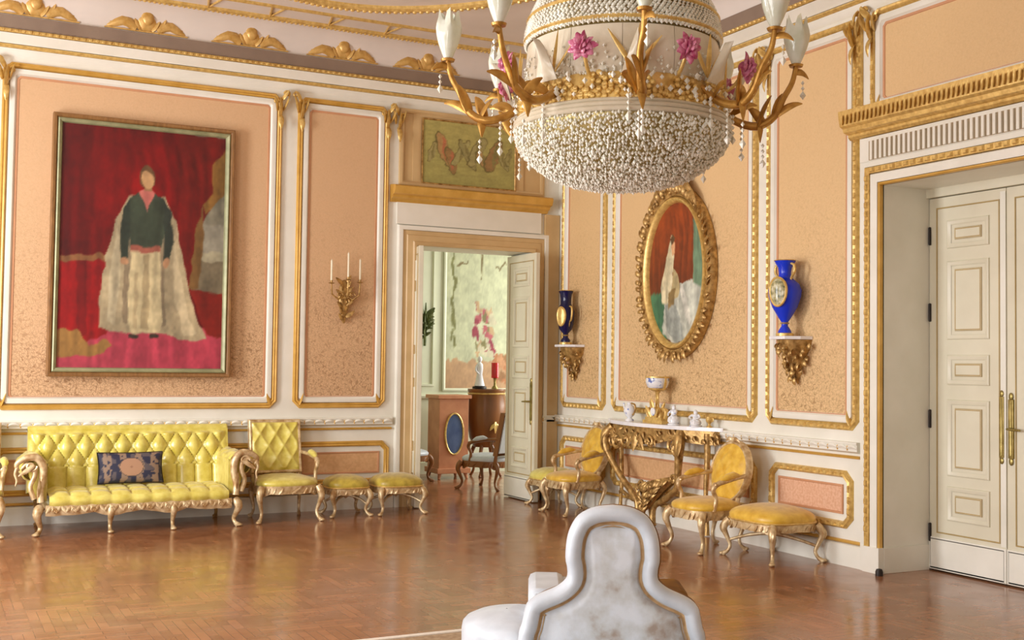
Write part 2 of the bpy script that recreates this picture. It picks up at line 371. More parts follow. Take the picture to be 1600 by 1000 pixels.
def upper_panel(wall, W, s0, s1, z0=1.09, z1=4.42, carve=False, heads=True, inset=.10, plain=False):
    """gilded frame, white fillet and damask field of one wall panel"""
    m = MB(); pth = notched(s0, z0, s1, z1, .075); m.band(pth, GILTP, W)
    if carve:
        for a in (s0+.03, s1-.03): carved(m, W, a, z0+.12, a, z1-.35, .06, .02)
        carved(m, W, s0+.12, z0+.03, s1-.12, z0+.03, .06, .02)
    for a in (s0+.07, s1-.07):
        m.leaf(W(a, z0+.04, .03), W(a+(.04 if a < (s0+s1)/2 else -.04), z0+.16, .03), .03)
    m.build('gilded_frame', M['gilt' if carve else 'goldpaint'], wall, smooth=40, kind='structure')
    if heads:
        m = MB(); acanthus(m, W, s0+.03, z1-.06, 1., -1); acanthus(m, W, s1-.03, z1-.06, 1., 1)
        m.build('gilded_acanthus', M['gilt'], wall, smooth=True, kind='structure')
    m = MB(); i = .062; m.band(notched(s0+i, z0+i, s1-i, z1-i, .05), [(0, 0), (.004, .03), (.03, .034), (.05, .03), (.062, .012), (.075, .004)], W)
    m.build('white_fillet', M['white'], wall, smooth=40, kind='structure')
    i = .14 if not plain else .12
    m = MB(); m.band(notched(s0+i-.012, z0+i-.03, s1-i+.012, z1-i+.012, .03), [(0, .002), (0, .012), (.02, .012), (.024, .003)], W)
    m.build('rose_border', M['pborder'], wall, kind='structure')
    m = MB(); m.prism(notched(s0+i, z0+i-.02, s1-i, z1-i, .03), W, .001, .006); m.build('damask_field', M['damask_gold' if carve else 'damask'], wall, kind='structure')

def lower_panel(wall, W, s0, s1, z0=.25, z1=.76, carve=False, rose=True):
    m = MB(); m.band(notched(s0, z0, s1, z1, .08), GILTP, W)
    if carve:
        carved(m, W, s0+.1, z1-.03, s1-.1, z1-.03, .06, .02); carved(m, W, s0+.1, z0+.03, s1-.1, z0+.03, .06, .02)
        carved(m, W, s0+.03, z0+.1, s0+.03, z1-.1, .06, .02); carved(m, W, s1-.03, z0+.1, s1-.03, z1-.1, .06, .02)
    m.build('gilded_frame', M['gilt' if carve else 'goldpaint'], wall, smooth=40, kind='structure')
    m = MB(); m.band(rect(s0+.115, z0+.115, s1-.115, z1-.115), [(0, .0), (0, .014), (.014, .014), (.02, .004)], W)
    m.build('rose_border', M['pborder'], wall, kind='structure')
    m = MB(); m.prism(rect(s0+.13, z0+.13, s1-.13, z1-.13), W, .001, .005); m.build('damask_field', M['damask_rose' if rose else 'damask_plain'], wall, kind='structure')

for a, b in ((-2.7, -.9), (.57, 3.29), (3.46, 4.50)): upper_panel(wall_back, WA, a, b)
upper_panel(wall_back, WA, -.75, .40)
for a, b in ((-2.7, -.9), (-.75, .40), (.57, 3.29), (3.46, 4.56)): lower_panel(wall_back, WA, a, b, z0=.27, z1=.735, rose=False)
for a, b in ((-11.72, -10.74), (-10.60, -8.16), (-8.03, -6.90)): upper_panel(wall_right, WB, a, b, carve=True, z1=4.44)
for a, b in ((-11.72, -10.74), (-10.60, -8.16), (-7.98, -6.96)): lower_panel(wall_right, WB, a, b, z0=.295, z1=.765, carve=True, rose=(a == -7.98))
upper_panel(wall_right, WB, -4.95, -2.6, carve=True, z1=4.44); lower_panel(wall_right, WB, -4.95, -2.6, carve=True)

# skirtings
def run(name, segs, W, prof, mats, seg_m=None, smooth=40):
    m = MB()
    for a, b in segs: m.band([(a, 0), (b, 0)], [(z, h) for z, h in prof], W, closed=False)
    return struct(m.build(name, mats, smooth=smooth))
SK = [(0, 0), (0, .03), (.155, .03), (.17, .022), (.18, .004), (.18, 0)]
run('baseboard_back', [(X0, 4.61), (6.44, BX-.03)], WA, SK, M['white'])
run('baseboard_right', [(-AY, -6.86), (-4.98, 1.6)], WB, SK, M['white'])
GB = [(.182, 0), (.184, .02), (.195, .028), (.207, .02), (.21, 0)]
run('trim_1', [(X0, 4.61), (6.44, BX-.03)], WA, GB, M['goldpaint'])
run('trim_2', [(-AY+.03, -6.86), (-4.98, 1.6)], WB, GB, M['goldpaint'])
# chair rails: carved ribbon over a thin fillet
def rail(name, segs, W, z):
    m = MB()
    for a, b in segs:
        m.band([(a, z), (b, z)], [(0, 0), (0, .03), (.012, .045), (.06, .045), (.072, .055), (.085, .05), (.085, 0)], W, closed=False)
        m.band([(a, z-.05), (b, z-.05)], [(0, 0), (.003, .022), (.014, .028), (.024, .018), (.026, 0)], W, closed=False, m=1)
        n = int((b-a)/.11)
        for i in range(n):
            s = a+(b-a)*(i+.5)/n; L = (b-a)/n*.46
            P = [W(s-L+2*L*t/6, z+.036+.016*sin(pi*t/6), .046) for t in range(7)]
            m.tube(P, [.006, .014, .018, .019, .018, .014, .006], 6, 0)
            m.tube([W(s-L, z+.018, .046), W(s-L, z+.056, .046)], .006, 6, 1)
    return struct(m.build(name, [M['white'], M['goldpaint']], smooth=40))
rail('trim_3', [(X0, 4.58), (6.46, BX-.05)], WA, .905)
rail('trim_4', [(-AY+.05, -6.88), (-4.98, 1.6)], WB, .915)

# cornice: white frieze, gilt fillet, gilt bead, taupe fascia, cove
def cornice(names, W, a, b):
    m = MB(); m.band([(a, 0), (b, 0)], [(4.47, 0), (4.49, .02), (4.545, .03), (4.545, 0)], W, closed=False)
    m.band([(a, 0), (b, 0)], [(4.585, 0), (4.585, .05), (4.61, .07), (4.65, .12), (4.665, .135), (4.665, 0)], W, closed=False)
    struct(m.build(names[0], M['white'], smooth=40))
    m = MB(); m.band([(a, 0), (b, 0)], [(4.546, 0), (4.55, .045), (4.563, .06), (4.578, .052), (4.584, 0)], W, closed=False)
    m.band([(a, 0), (b, 0)], [(4.666, .02), (4.67, .142), (4.685, .158), (4.702, .15), (4.705, .02)], W, closed=False)
    n = int((b-a)/.06)
    for i in range(n):
        s = a+(b-a)*(i+.5)/n; m.ell(W(s, 4.686, .152), (.021, .021, .016), 6, 4)
    struct(m.build(names[1], M['gilt'], smooth=40))
    m = MB(); m.band([(a, 0), (b, 0)], [(4.706, 0), (4.706, .14), (4.73, .146), (4.80, .152), (4.825, .158), (4.83, 0)], W, closed=False)
    struct(m.build(names[2], M['taupe'], smooth=40))
    prof = [(4.831, 0), (4.831, .13)]+[(4.84+(CEIL-4.84)*sin(t*pi/16), .13+.27*(1-cos(t*pi/16))) for t in range(9)]+[(CEIL-.001, .4), (CEIL-.001, 0)]
    m = MB(); m.band([(a, 0), (b, 0)], prof, W, closed=False); struct(m.build(names[3], M['plaster'], smooth=40))
cornice(('trim_5', 'trim_6', 'trim_7', 'trim_8'), WA, X0, BX)
cornice(('trim_9', 'trim_10', 'trim_11', 'trim_12'), WB, -AY, 1.6)

# gilded ribs of the ceiling
WC = lambda x, y, h: (x, y, CEIL-h)
m = MB()
def rib(path, w, h, closed=True): m.band(path, [(-w/2, 0), (-w/2, h*.6), (-w/4, h), (w/4, h), (w/2, h*.6), (w/2, 0)], WC, closed=closed)
rib([(X0+.45, 2.), (BX-.45, 2.), (BX-.45, AY-.45), (X0+.45, AY-.45)], .07, .035)
rib([(X0+.83, 2.4), (BX-.83, 2.4), (BX-.83, AY-.83), (X0+.83, AY-.83)], .04, .025)
for k in range(int(8.6/.62)):
    x = X0+.9+k*.62
    for s in (-1, 1): m.tube([(x, AY-.48, CEIL-.01), (x+s*.07, AY-.82, CEIL-.01)], .011, 6)
for k in range(14):
    y = 2.6+k*.62
    for s in (-1, 1): m.tube([(BX-.48, y, CEIL-.01), (BX-.82, y+s*.07, CEIL-.01)], .011, 6)
E_ = [(3.4+2.4*cos(2*pi*i/96), 6.2+4.45*sin(2*pi*i/96)) for i in range(96)]
rib(E_, .09, .05)
for i in range(260):
    a = 2*pi*i/260; m.ell((3.4+2.4*cos(a), 6.2+4.45*sin(a), CEIL-.05), (.024, .024, .02), 6, 4)
for k in range(190):
    m.ell((X0+.5+k*.047, AY-.45, CEIL-.035), (.017, .02, .014), 6, 4)
struct(m.build('trim_13', M['gilt'], smooth=40))

# scrolled cartouches standing on the cornice
def cartouche_mesh(mb):
    W = lambda s, z, h: (s, -h, z)
    mb.lathe([(0, -.14), (.065, -.125), (.112, -.08), (.135, 0), (.112, .08), (.065, .125), (0, .14)], 20, (0, -.02, .14), sy=.6)
    mb.ell((0, -.10, .135), (.06, .03, .08), 10, 8)
    for d in (-1, 1):
        mb.leaf((d*.10, -.05, .03), (d*.165, -.07, .185), .05, (d*.03, 0, 0)); mb.leaf((d*.05, -.05, .02), (d*.12, -.08, .11), .04)
        mb.spiral((d*.175, .075, .05), W, .055, .012, 0 if d < 0 else pi, 1.2, .026, flip=-d)
        mb.tube([(d*.1, -.04, .03), (d*.17, -.05, .075), (d*.235, -.05, .085), (d*.30, -.04, .055), (d*.36, -.03, .028), (d*.43, -.02, .016)], [.04, .05, .048, .038, .026, .008], 8)
        mb.leaf((d*.20, -.05, .07), (d*.29, -.07, .13), .036, (0, 0, .01)); mb.leaf((d*.28, -.05, .05), (d*.37, -.05, .075), .028)
        mb.spiral((d*.385, .032, .03), W, .03, .006, 0, 1., .014, flip=d)
    mb.box(-.40, -.06, 0, .40, .0, .012)
cl = ['second from the left end', 'third from the left end', 'fourth, above the gap by the tall candle bracket panel', 'above the bracket panel beside the doorway', 'just left of the chandelier arms']
cl = ['gilded scroll cartouche on the cornice at the far left of the picture', 'gilded scroll cartouche on the cornice straight above the large portrait',
      'gilded scroll cartouche on the cornice above the right edge of the large portrait', 'gilded scroll cartouche on the cornice above the candle sconce panel',
      'gilded scroll cartouche on the cornice half hidden by the chandelier arms']
base = None
for i, x in enumerate((.83, 1.86, 2.90, 3.90, 4.88)):
    if base is None:
        m = MB(); cartouche_mesh(m); base = m.build('cornice_cartouche', M['cartgilt'], smooth=True); o = base
    else: o = base.copy(); COL.objects.link(o)
    o.location = (x, AY-.085, 4.842); o.scale = (1, 1, 1.08); tag(o, cl[i], 'ornament', 'cartouches along the cornice')

# ---- casing of the far doorway
m = MB()
PA = [(DR, 0), (DR, DT), (DL, DT), (DL, 0)]
m.band(PA, [(0, -.0), (0, .05), (-.035, .06), (-.05, .045), (-.11, .04), (-.12, .03), (-.165, .03), (-.165, 0)], WA, closed=False)
m.prism(rect(DR+.17, .0, BX-.01, 3.36), WA, .001, .045)
struct(m.build('trim_14', M['tan'], smooth=40))
m = MB(); m.band(PA, [(-.168, 0), (-.168, .045), (-.19, .05), (-.215, .045), (-.225, 0)], WA, closed=False)
m.prism(rect(4.60, 3.13, 6.42, 3.37), WA, .002, .03)
struct(m.build('trim_15', M['white'], smooth=40))
# overdoor ledge
m = MB(); m.band([(4.52, 0), (6.50, 0)], [(3.37, 0), (3.37, .03), (3.40, .05), (3.415, .09), (3.44, .10), (3.455, .15), (3.50, .17), (3.53, .175), (3.545, .16), (3.56, .04), (3.56, 0)], WA, closed=False)
struct(m.build('trim_16', M['goldpaint'], smooth=40))
m = MB(); m.band(rect(4.62, 3.565, 6.46, 4.43), [(0, 0), (.004, .03), (.03, .04), (.05, .03), (.055, 0)], WA)
m.band(rect(4.78, 3.565, 6.18, 4.42), [(0, 0), (0, .02), (.05, .026), (.10, .02), (.115, .006)], WA)
m.prism(rect(4.68, 3.57, 6.44, 4.40), WA, .001, .008); struct(m.build('trim_17', M['tan'], smooth=40))
m = MB(); acanthus(m, WA, 4.60, 4.36, 1., -1); acanthus(m, WA, 6.5, 4.36, 1., 1); struct(m.build('trim_18', M['gilt'], smooth=True))

# ---- casing of the right doorway
PB = [(QR, 0), (QR, QT), (QL, QT), (QL, 0)]
m = MB(); m.band(PB, [(0, -.01), (0, .03), (-.008, .038), (-.02, .035), (-.022, 0)], WB, closed=False, m=2)
m.band(PB, [(-.024, 0), (-.024, .04), (-.09, .046), (-.1, .03), (-.1, 0)], WB, closed=False, m=0)
m.band(PB, [(-.102, 0), (-.102, .05), (-.15, .05), (-.155, 0)], WB, closed=False, m=1)
for sgn, s in ((1, QL-.128), (-1, QR+.128)): carved(m, WB, s, .3, s, QT+.1, .055, .048, .07, m=1)
carved(m, WB, QL-.1, QT+.128, QR+.1, QT+.128, .055, .048, .07, m=1)
m.band(PB, [(-.157, 0), (-.157, .04), (-.2, .04), (-.2, 0)], WB, closed=False, m=0)
m.box(BX-.056, -(QL+.012), 0, BX-.0, -(QL-.16), .2, 0)
struct(m.build('trim_19', [M['white'], M['gilt'], M['goldpaint']], smooth=40))
# frieze with upright slats above it
m = MB(); m.prism(rect(QL-.2, QT+.20, QR+.2, 3.43), WB, .001, .05); struct(m.build('trim_20', M['white']))
m = MB(); n = 34
for i in range(n):
    s = QL-.06+(QR-QL+.12)*i/(n-1); m.prism(rect(s-.012, QT+.207, s+.012, 3.395), WB, .05, .07, 0)
m.prism(rect(QL-.1, QT+.205, QR+.1, 3.40), WB, .05, .053, 1)
struct(m.build('trim_21', [M['white'], M['grey']]))
m = MB(); a, b = QL-.30, QR+.30
m.band([(a, 0), (b, 0)], [(3.435, 0), (3.435, .06), (3.455, .08), (3.475, .08), (3.49, .13), (3.52, .14), (3.535, .17), (3.60, .185), (3.655, .19), (3.665, .16), (3.67, 0)], WB, closed=False)
n = 46
for i in range(n):
    s = a+.05+(b-a-.1)*i/(n-1)
    m.leaf(WB(s-.014, 3.545, .18), WB(s+.014, 3.62, .20), .02)
struct(m.build('trim_22', M['gilt'], smooth=40))
upper_panel(wall_right, WB, QL-.12, QR+.15, z0=3.60, z1=4.46, carve=True, heads=True)
m = MB(); s = QL-.235; m.band([(s, 3.7), (s, 4.44)], [(-.02, 0), (-.02, .03), (.02, .03), (.02, 0)], WB, closed=False)
carved(m, WB, s, 3.7, s, 4.3, .05, .03); struct(m.build('trim_23', M['gilt'], smooth=40))

# ---- door leaves
def door_leaf(name, loc, rz, w, h, t, rows, hinge_side=None, lever=None, both=True, base=.27):
    """leaf in local coordinates: x 0..w, thickness along y, z up"""
    mb = MB(); mb.box(0, -t/2, .012, w, t/2, h)
    o = mb.build(name, M['cream'], bevel=.004); o.location = loc; o.rotation_euler = (0, 0, rz); struct(o)
    for sd in ((-1, 1) if both else (-1,)):
        W = lambda s, z, hh: (s, sd*(t/2+hh), z)
        b = MB(); b.band(rect(0, .012, w, base), [(0, 0), (0, .008), (.01, .012), (.02, .012)], W); b.prism(rect(.015, .015, w-.015, base-.012), W, .0, .012)
        b.build('kick_board', M['white'], o, bevel=.002)
        b = MB(); b.band(rect(w*.10, .30, w*.925, h-.08), [(0, 0), (.002, .006), (.008, .008), (.012, .002)], W, m=1); b.build('panel_border', [M['cream'], M['groove']], o)
        for z0, z1 in rows:
            b = MB(); a0, a1 = w*.25, w*.80
            b.band(rect(a0, z0, a1, z1), [(0, 0), (.003, .012), (.012, .016), (.03, .010), (.04, .003)], W)
            b.band(rect(a0+.072, z0+.066, a1-.072, z1-.066), [(0, .003), (.008, .012), (.014, .012), (.018, .006)], W, m=1)
            b.prism(rect(a0+.076, z0+.07, a1-.076, z1-.07), W, 0, .010)
            b.build('door_panel', [M['cream'], M['groove']], o, smooth=30)
    if hinge_side is not None:
        for z in (.3, 1.2, 2.05, h-.3):
            b = MB(); b.lathe([(.0, -.075), (.011, -.07), (.011, .07), (0, .075)], 8, (hinge_side, -t/2-.008, z)); b.build('hinge', M['iron'], o, smooth=True)
    if lever is not None:
        x, z, d, sd = lever
        b = MB(); W = lambda s, zz, hh: (s, sd*(t/2+hh), zz)
        b.band([(x-.025, z-.22), (x+.025, z-.22), (x+.025, z+.22), (x-.025, z+.22)], [(0, 0), (.003, .012), (.012, .014), (.025, .01)], W)
        for e in (-.24, .24): b.ell(W(x, z+e, .008), (.02, .008, .03), 8, 6)
        hp = b.build('handle_plate', M['brass'], o, smooth=40)
        b = MB(); b.tube([W(x, z, .01), W(x, z, .05), W(x+d*.03, z, .06), W(x+d*.12, z-.004, .06)], [.011, .01, .011, .008], 8); b.build('lever', M['brass'], hp, smooth=True)
    return o
ROW = [(.36, .66), (.78, 1.68), (1.80, 2.05), (2.13, 2.62), (2.66, 2.88)]
ROWA = [(.375, .62), (.725, 1.325), (1.42, 1.69), (1.785, 2.385), (2.50, 2.73)]
door_leaf('door_1', (4.975, 12.32, 0), radians(-103), .73, 2.88, .05, ROWA)
door_leaf('door_2', (6.255, 12.32, 0), radians(-90), .74, 2.88, .05, ROWA, lever=(.66, 1.16, -1, -1))
ROWB = [(.41, .68), (.76, 1.36), (1.475, 1.71), (1.83, 2.45), (2.55, 2.775)]
door_leaf('door_3', (7.20, 6.645, 0), radians(-90), .735, 2.965, .06, ROWB, hinge_side=.012)
door_leaf('door_4', (7.20, 5.905, 0), radians(-90), .735, 2.965, .06, ROWB, lever=(.04, 1.16, 1, -1))
o = [c for c in bpy.data.objects if c.name.startswith('door_3')][0]
m = MB(); W = lambda s, zz, hh: (s, -(.03+hh), zz)
m.band(rect(.675, .94, .72, 1.40), [(0, 0), (.003, .012), (.012, .014), (.022, .01)], W)
for z in (.92, 1.42): m.ell(W(.6975, z, .008), (.02, .008, .026), 8, 6)
m.build('handle_plate', M['brass'], o, smooth=40)
m = MB(); m.box(.688, -.036, .28, .735, -.030, 2.94); m.build('meeting_stile', M['white'], o)
m = MB()   # jamb lining behind the right doorway
m.box(7.245, 5.0, 0, 7.30, 6.72, 3.06); m.box(7.14, 5.1, 2.97, 7.24, 6.66, 3.04); struct(m.build('trim_24', M['cream']))
m = MB(); m.box(BX+.002, 6.636, 0, 7.16, 6.66-.011, .2); struct(m.build('trim_25', M['white'], bevel=.003))
m = MB(); m.lathe([(0, 0), (.03, 0), (.03, .03), (.022, .05), (0, .055)], 12); o = m.build('door_stop', M['iron'], smooth=True)
o.location = (6.585, 6.60, .0); tag(o, 'small dark iron door stop on the floor at foot of right doorway casing', 'door stop')

# ------------------------------------------------------------------ painted canvases
def pip(x, y, P):
    c = False; j = len(P)-1
    for i in range(len(P)):
        if (P[i][1] > y) != (P[j][1] > y) and x < (P[j][0]-P[i][0])*(y-P[i][1])/(P[j][1]-P[i][1])+P[i][0]: c = not c
        j = i
    return c
def vnoise(x, y, s=0):
    def h(i, j):
        v = sin(i*127.1+j*311.7+s*74.7)*43758.5453; return v-floor(v)
    i, j = floor(x), floor(y); a, b = x-i, y-j; a = a*a*(3-2*a); b = b*b*(3-2*b)
    return (h(i, j)*(1-a)+h(i+1, j)*a)*(1-b)+(h(i, j+1)*(1-a)+h(i+1, j+1)*a)*b
def painted(u, v, bg, layers, rough=.008, tone=.15, soft=.0045, fold=.16):
    if not layers or len(layers[0]) == 2:
        layers[:] = [(p, c, min(a for a, _ in p)-.03, max(a for a, _ in p)+.03, min(b for _, b in p)-.03, max(b for _, b in p)+.03) for p, c in layers]
    du = (vnoise(u*26, v*26, 1)-.5)*rough*2; dv = (vnoise(u*26, v*26, 2)-.5)*rough*2
    near = [L for L in layers if L[2] <= u <= L[3] and L[4] <= v <= L[5]]
    acc = [0, 0, 0]
    for ox, oy in ((-.7, -.3), (.3, -.7), (.7, .3), (-.3, .7)):
        x, y = u+du+ox*soft, v+dv+oy*soft; c = bg(x, y)
        for L in reversed(near):
            if pip(x, y, L[0]): c = L[1]; break
        for q in range(3): acc[q] += c[q]*.25
    w = vnoise(u*5, v*4, 6)
    k = 1+tone*(vnoise(u*14, v*30, 3)-.5)+tone*.8*(vnoise(u*70, v*70, 4)-.5)+fold*2*(vnoise(u*30+3*w, v*5+w, 7)-.5)
    return tuple(max(0, min(255, x*k)) for x in acc)
def canvas(W, h, fn, nu, nv, name, parent, s0, z0, s1, z1, mask=None, mat='paint', merge=False):
    m = MB(); cols = []
    m.grid(lambda u, v: W(s0+(s1-s0)*u, z0+(z1-z0)*v, h), nu, nv)
    for j in range(nv+1):
        for i in range(nu+1): cols.append(fn(i/nu, j/nv))
    return m.build(name, M[mat], parent, attr=cols)

# large portrait on the far wall
t = thing('framed_portrait', 'tall oil painting of a standing figure in pale robe before red drapery', 'painting', (1.90, AY-.008, 1.415))
W = lambda s, z, h: (s, -h, z)
w2, hh = .875, 2.55
m = MB(); m.band(rect(-w2, 0, w2, hh), [(0, .0), (0, .09), (.008, .098), (.03, .092), (.045, .075), (.05, .06)], W); m.build('frame', M['framewood'], t, smooth=30, bevel=.002)
m = MB(); m.band(rect(-w2+.046, .046, w2-.046, hh-.046), [(0, .03), (0, .085), (.012, .092), (.034, .078), (.042, .06), (.046, .03)], W); m.build('fillet', M['greenframe'], t, smooth=30)
def pbg(u, v):
    if v < .16+.02*u: return (166, 58, 74)
    if u > .80 and v > .30: 
        if v < .46: return (110, 100, 78)
        if v < .50: return (150, 144, 118)
        return (130, 126, 110) if v < .62 else (120, 116, 98)
    r = .75+.5*max(0, 1-hypot(u-.5, v-.70)*2.0); return (96*r+8, 5, 7)
def oval_poly(cx, cy, rx, ry, n=18): return [(cx+rx*cos(2*pi*k/n), cy+ry*sin(2*pi*k/n)) for k in range(n)]
PL = [
 ([(.70, 1), (1, 1), (1, .76), (.92, .70), (.86, .62), (.82, .50), (.80, .34), (.70, .34), (.72, .6)], (98, 14, 11)),
 ([(.78, .34), (.84, .34), (.87, .5), (.86, .70), (.82, .6)], (104, 76, 40)),
 ([(.92, .88), (1, .95), (1, .76), (.88, .66), (.86, .70), (.92, .76)], (128, 92, 42)),
 ([(.0, .44), (.28, .46), (.29, .14), (.16, .10), (0, .12)], (132, 8, 12)), ([(.10, .44), (.16, .44), (.17, .13), (.12, .12)], (104, 7, 10)),
 ([(.0, .46), (.30, .475), (.30, .445), (0, .43)], (126, 84, 50)),
 ([(.0, .16), (.12, .15), (.19, .09), (.30, .12), (.33, .09), (.22, .05), (0, .045)], (138, 102, 52)),
 ([(.78, .34), (1, .32), (1, .13), (.90, .15), (.84, .24)], (118, 24, 15)),
 # a plain robed figure: broad mantle, darker coat, pale gown
 ([(.40, .72), (.33, .62), (.27, .46), (.24, .30), (.24, .17), (.40, .14), (.62, .15), (.80, .11), (.90, .13), (.80, .28), (.74, .46), (.69, .62), (.62, .72)], (160, 146, 114)),
 ([(.34, .60), (.30, .44), (.29, .20), (.34, .18), (.36, .40)], (176, 164, 132)), ([(.68, .58), (.72, .42), (.78, .22), (.84, .15), (.76, .14), (.69, .30)], (180, 166, 132)),
 ([(.38, .58), (.38, .18), (.41, .18), (.42, .58)], (124, 110, 86)), ([(.62, .58), (.64, .18), (.60, .18), (.60, .58)], (126, 112, 88)),
 ([(.42, .50), (.60, .50), (.62, .20), (.60, .15), (.43, .15), (.41, .20)], (186, 172, 132)), ([(.50, .48), (.53, .48), (.54, .16), (.49, .16)], (158, 142, 106)), ([(.45, .40), (.47, .40), (.465, .17), (.44, .17)], (164, 148, 112)),
 ([(.41, .71), (.47, .735), (.56, .735), (.61, .71), (.63, .60), (.60, .49), (.42, .49), (.40, .60)], (52, 62, 48)),
 ([(.41, .71), (.37, .66), (.35, .54), (.36, .46), (.40, .46), (.41, .56)], (44, 54, 44)), ([(.61, .71), (.66, .66), (.68, .54), (.66, .46), (.62, .46), (.62, .56)], (42, 50, 42)),
 (oval_poly(.38, .445, .024, .022), (164, 124, 90)), (oval_poly(.64, .445, .024, .022), (164, 124, 90)),
 ([(.42, .51), (.60, .51), (.60, .485), (.42, .485)], (148, 84, 68)), ([(.46, .735), (.51, .66), (.56, .735), (.53, .75), (.49, .75)], (168, 96, 86)),
 ([(.49, .74), (.535, .74), (.535, .77), (.49, .77)], (134, 100, 68)),
 (oval_poly(.512, .80, .046, .05), (92, 68, 42)), (oval_poly(.514, .792, .036, .042), (172, 136, 94)), ([(.472, .80), (.48, .835), (.512, .85), (.545, .835), (.553, .80), (.535, .822), (.49, .822)], (92, 68, 42)),
 (oval_poly(.45, .13, .03, .012), (50, 40, 32)), (oval_poly(.57, .135, .03, .012), (50, 40, 32)),
]
canvas(W, .055, lambda u, v: painted(u, v, pbg, PL), 140, 206, 'canvas', t, -w2+.085, .085, w2-.085, hh-.085)

# overdoor painting
t = thing('overdoor_painting', 'olive green scrollwork panel painting above the far doorway', 'painting', (5.475, AY-.028, 3.60))
m = MB(); m.band(rect(-.595, 0, .595, .745), [(0, 0), (0, .014), (.012, .018), (.02, .008)], W); m.build('frame', M['oldgilt'], t, smooth=30)
def obg(u, v): return (158+16*v, 152+12*v, 88+8*v)
OL = []
for i, (x, y, a, L, wd) in enumerate(((.10, .50, 1.2, .20, .06), (.22, .55, 2.0, .34, .10), (.30, .38, 1.9, .26, .08), (.40, .52, .9, .30, .07), (.47, .50, 2.2, .34, .07), (.58, .56, 1.0, .34, .10), (.66, .42, 2.4, .26, .09), (.76, .52, 1.1, .34, .11), (.86, .50, 2.1, .26, .07), (.93, .52, 1.3, .18, .05))):
    E1 = [(x+.5*L*cos(t)*cos(a)-.5*wd*2.2*sin(t)*sin(a)*.6, y+.9*L*cos(t)*sin(a)+.9*wd*sin(t)*cos(a)) for t in [2*pi*k/18 for k in range(18)]]
    OL.append((E1, (112, 102, 56))); OL.append(([(x+.90*(p-x)+.004, y+.92*(q-y)) for p, q in E1], ((160, 150, 96), (172, 138, 86), (150, 118, 72), (164, 156, 100), (152, 144, 90))[i % 5]))
    OL.append(([(x+.3*(p-x)+.01, y+.7*(q-y)) for p, q in E1], ((134, 124, 72), (176, 110, 74))[i in (1, 2)]))
canvas(W, .006, lambda u, v: painted(u, v, obg, OL, .015, .1, fold=.03), 130, 76, 'canvas', t, -.58, .014, .58, .731)

# oval portrait on the right wall
t = thing('oval_portrait', 'oval painting of a white dressed figure in carved gilded frame above console', 'painting', (BX-.012, 9.37, 2.52), radians(-90))
# local: x along the wall (towards the camera is +x after the turn), -y out of the wall
W = lambda s, z, h: (s, -h, z)
N = 72
def oval(rx, rz): return [(rx*cos(2*pi*i/N), rz*sin(2*pi*i/N)) for i in range(N)]
RX, RZ = .63, .86
m = MB(); m.band(oval(RX, RZ), [(0, 0), (0, .05), (.02, .075), (.05, .08), (.09, .07), (.10, .05), (.10, .0)], W); m.build('outer_frame', M['oldgilt'], t, smooth=40)
m = MB(); m.band(oval(RX-.102, RZ-.102), [(0, 0), (.0, .075), (.012, .09), (.03, .085), (.05, .06), (.06, .035), (.06, 0)], W); m.build('inner_frame', M['gilt'], t, smooth=40)
m = MB(); rnd = random.Random(3)
for i in range(64):
    a = 2*pi*i/64+rnd.uniform(-.02, .02); da = rnd.uniform(.03, .075); b = a+da*(1 if a < pi/2 or a > 3*pi/2 else -1)
    ro = 1.+rnd.uniform(-.03, .05); p0 = W((RX-.06)*cos(a), (RZ-.06)*sin(a), .07); p1 = W((RX+.02)*ro*cos(b), (RZ+.02)*ro*sin(b), .09)
    m.leaf(p0, p1, rnd.uniform(.026, .04), (0, -.02, 0))
    if i % 2: m.ell(W((RX-.05)*cos(a), (RZ-.05)*sin(a), .085), (.026, .02, .026), 7, 5)
m.build('carved_leaves', M['oldgilt'], t, smooth=True)
m = MB()
for d in (-1, 1):
    m.spiral((d*.17, RZ+.06, .07), W, .085, .012, 0 if d < 0 else pi, 1.4, .028, flip=-d)
    m.leaf(W(d*.06, RZ, .07), W(d*.34, RZ-.10, .09), .06, (0, -.02, .05)); m.leaf(W(d*.04, RZ+.05, .07), W(d*.12, RZ+.2, .09), .05)
    m.leaf(W(d*.25, RZ-.06, .07), W(d*.42, RZ-.26, .09), .05, (0, -.02, .03))
m.lathe([(0, -.12), (.07, -.08), (.10, 0), (.08, .08), (0, .14)], 14, W(0, RZ+.04, .06), sy=.5)
m.leaf(W(0, RZ+.1, .08), W(0, RZ+.27, .08), .07)
m.build('crest', M['oldgilt'], t, smooth=True)
def vbg(u, v):
    if v < .36 and u < .35: return (70, 120, 84)
    if u > .80: return (104, 132, 104)
    k = .7+.5*v; return (122*k, 54*k, 19*k)
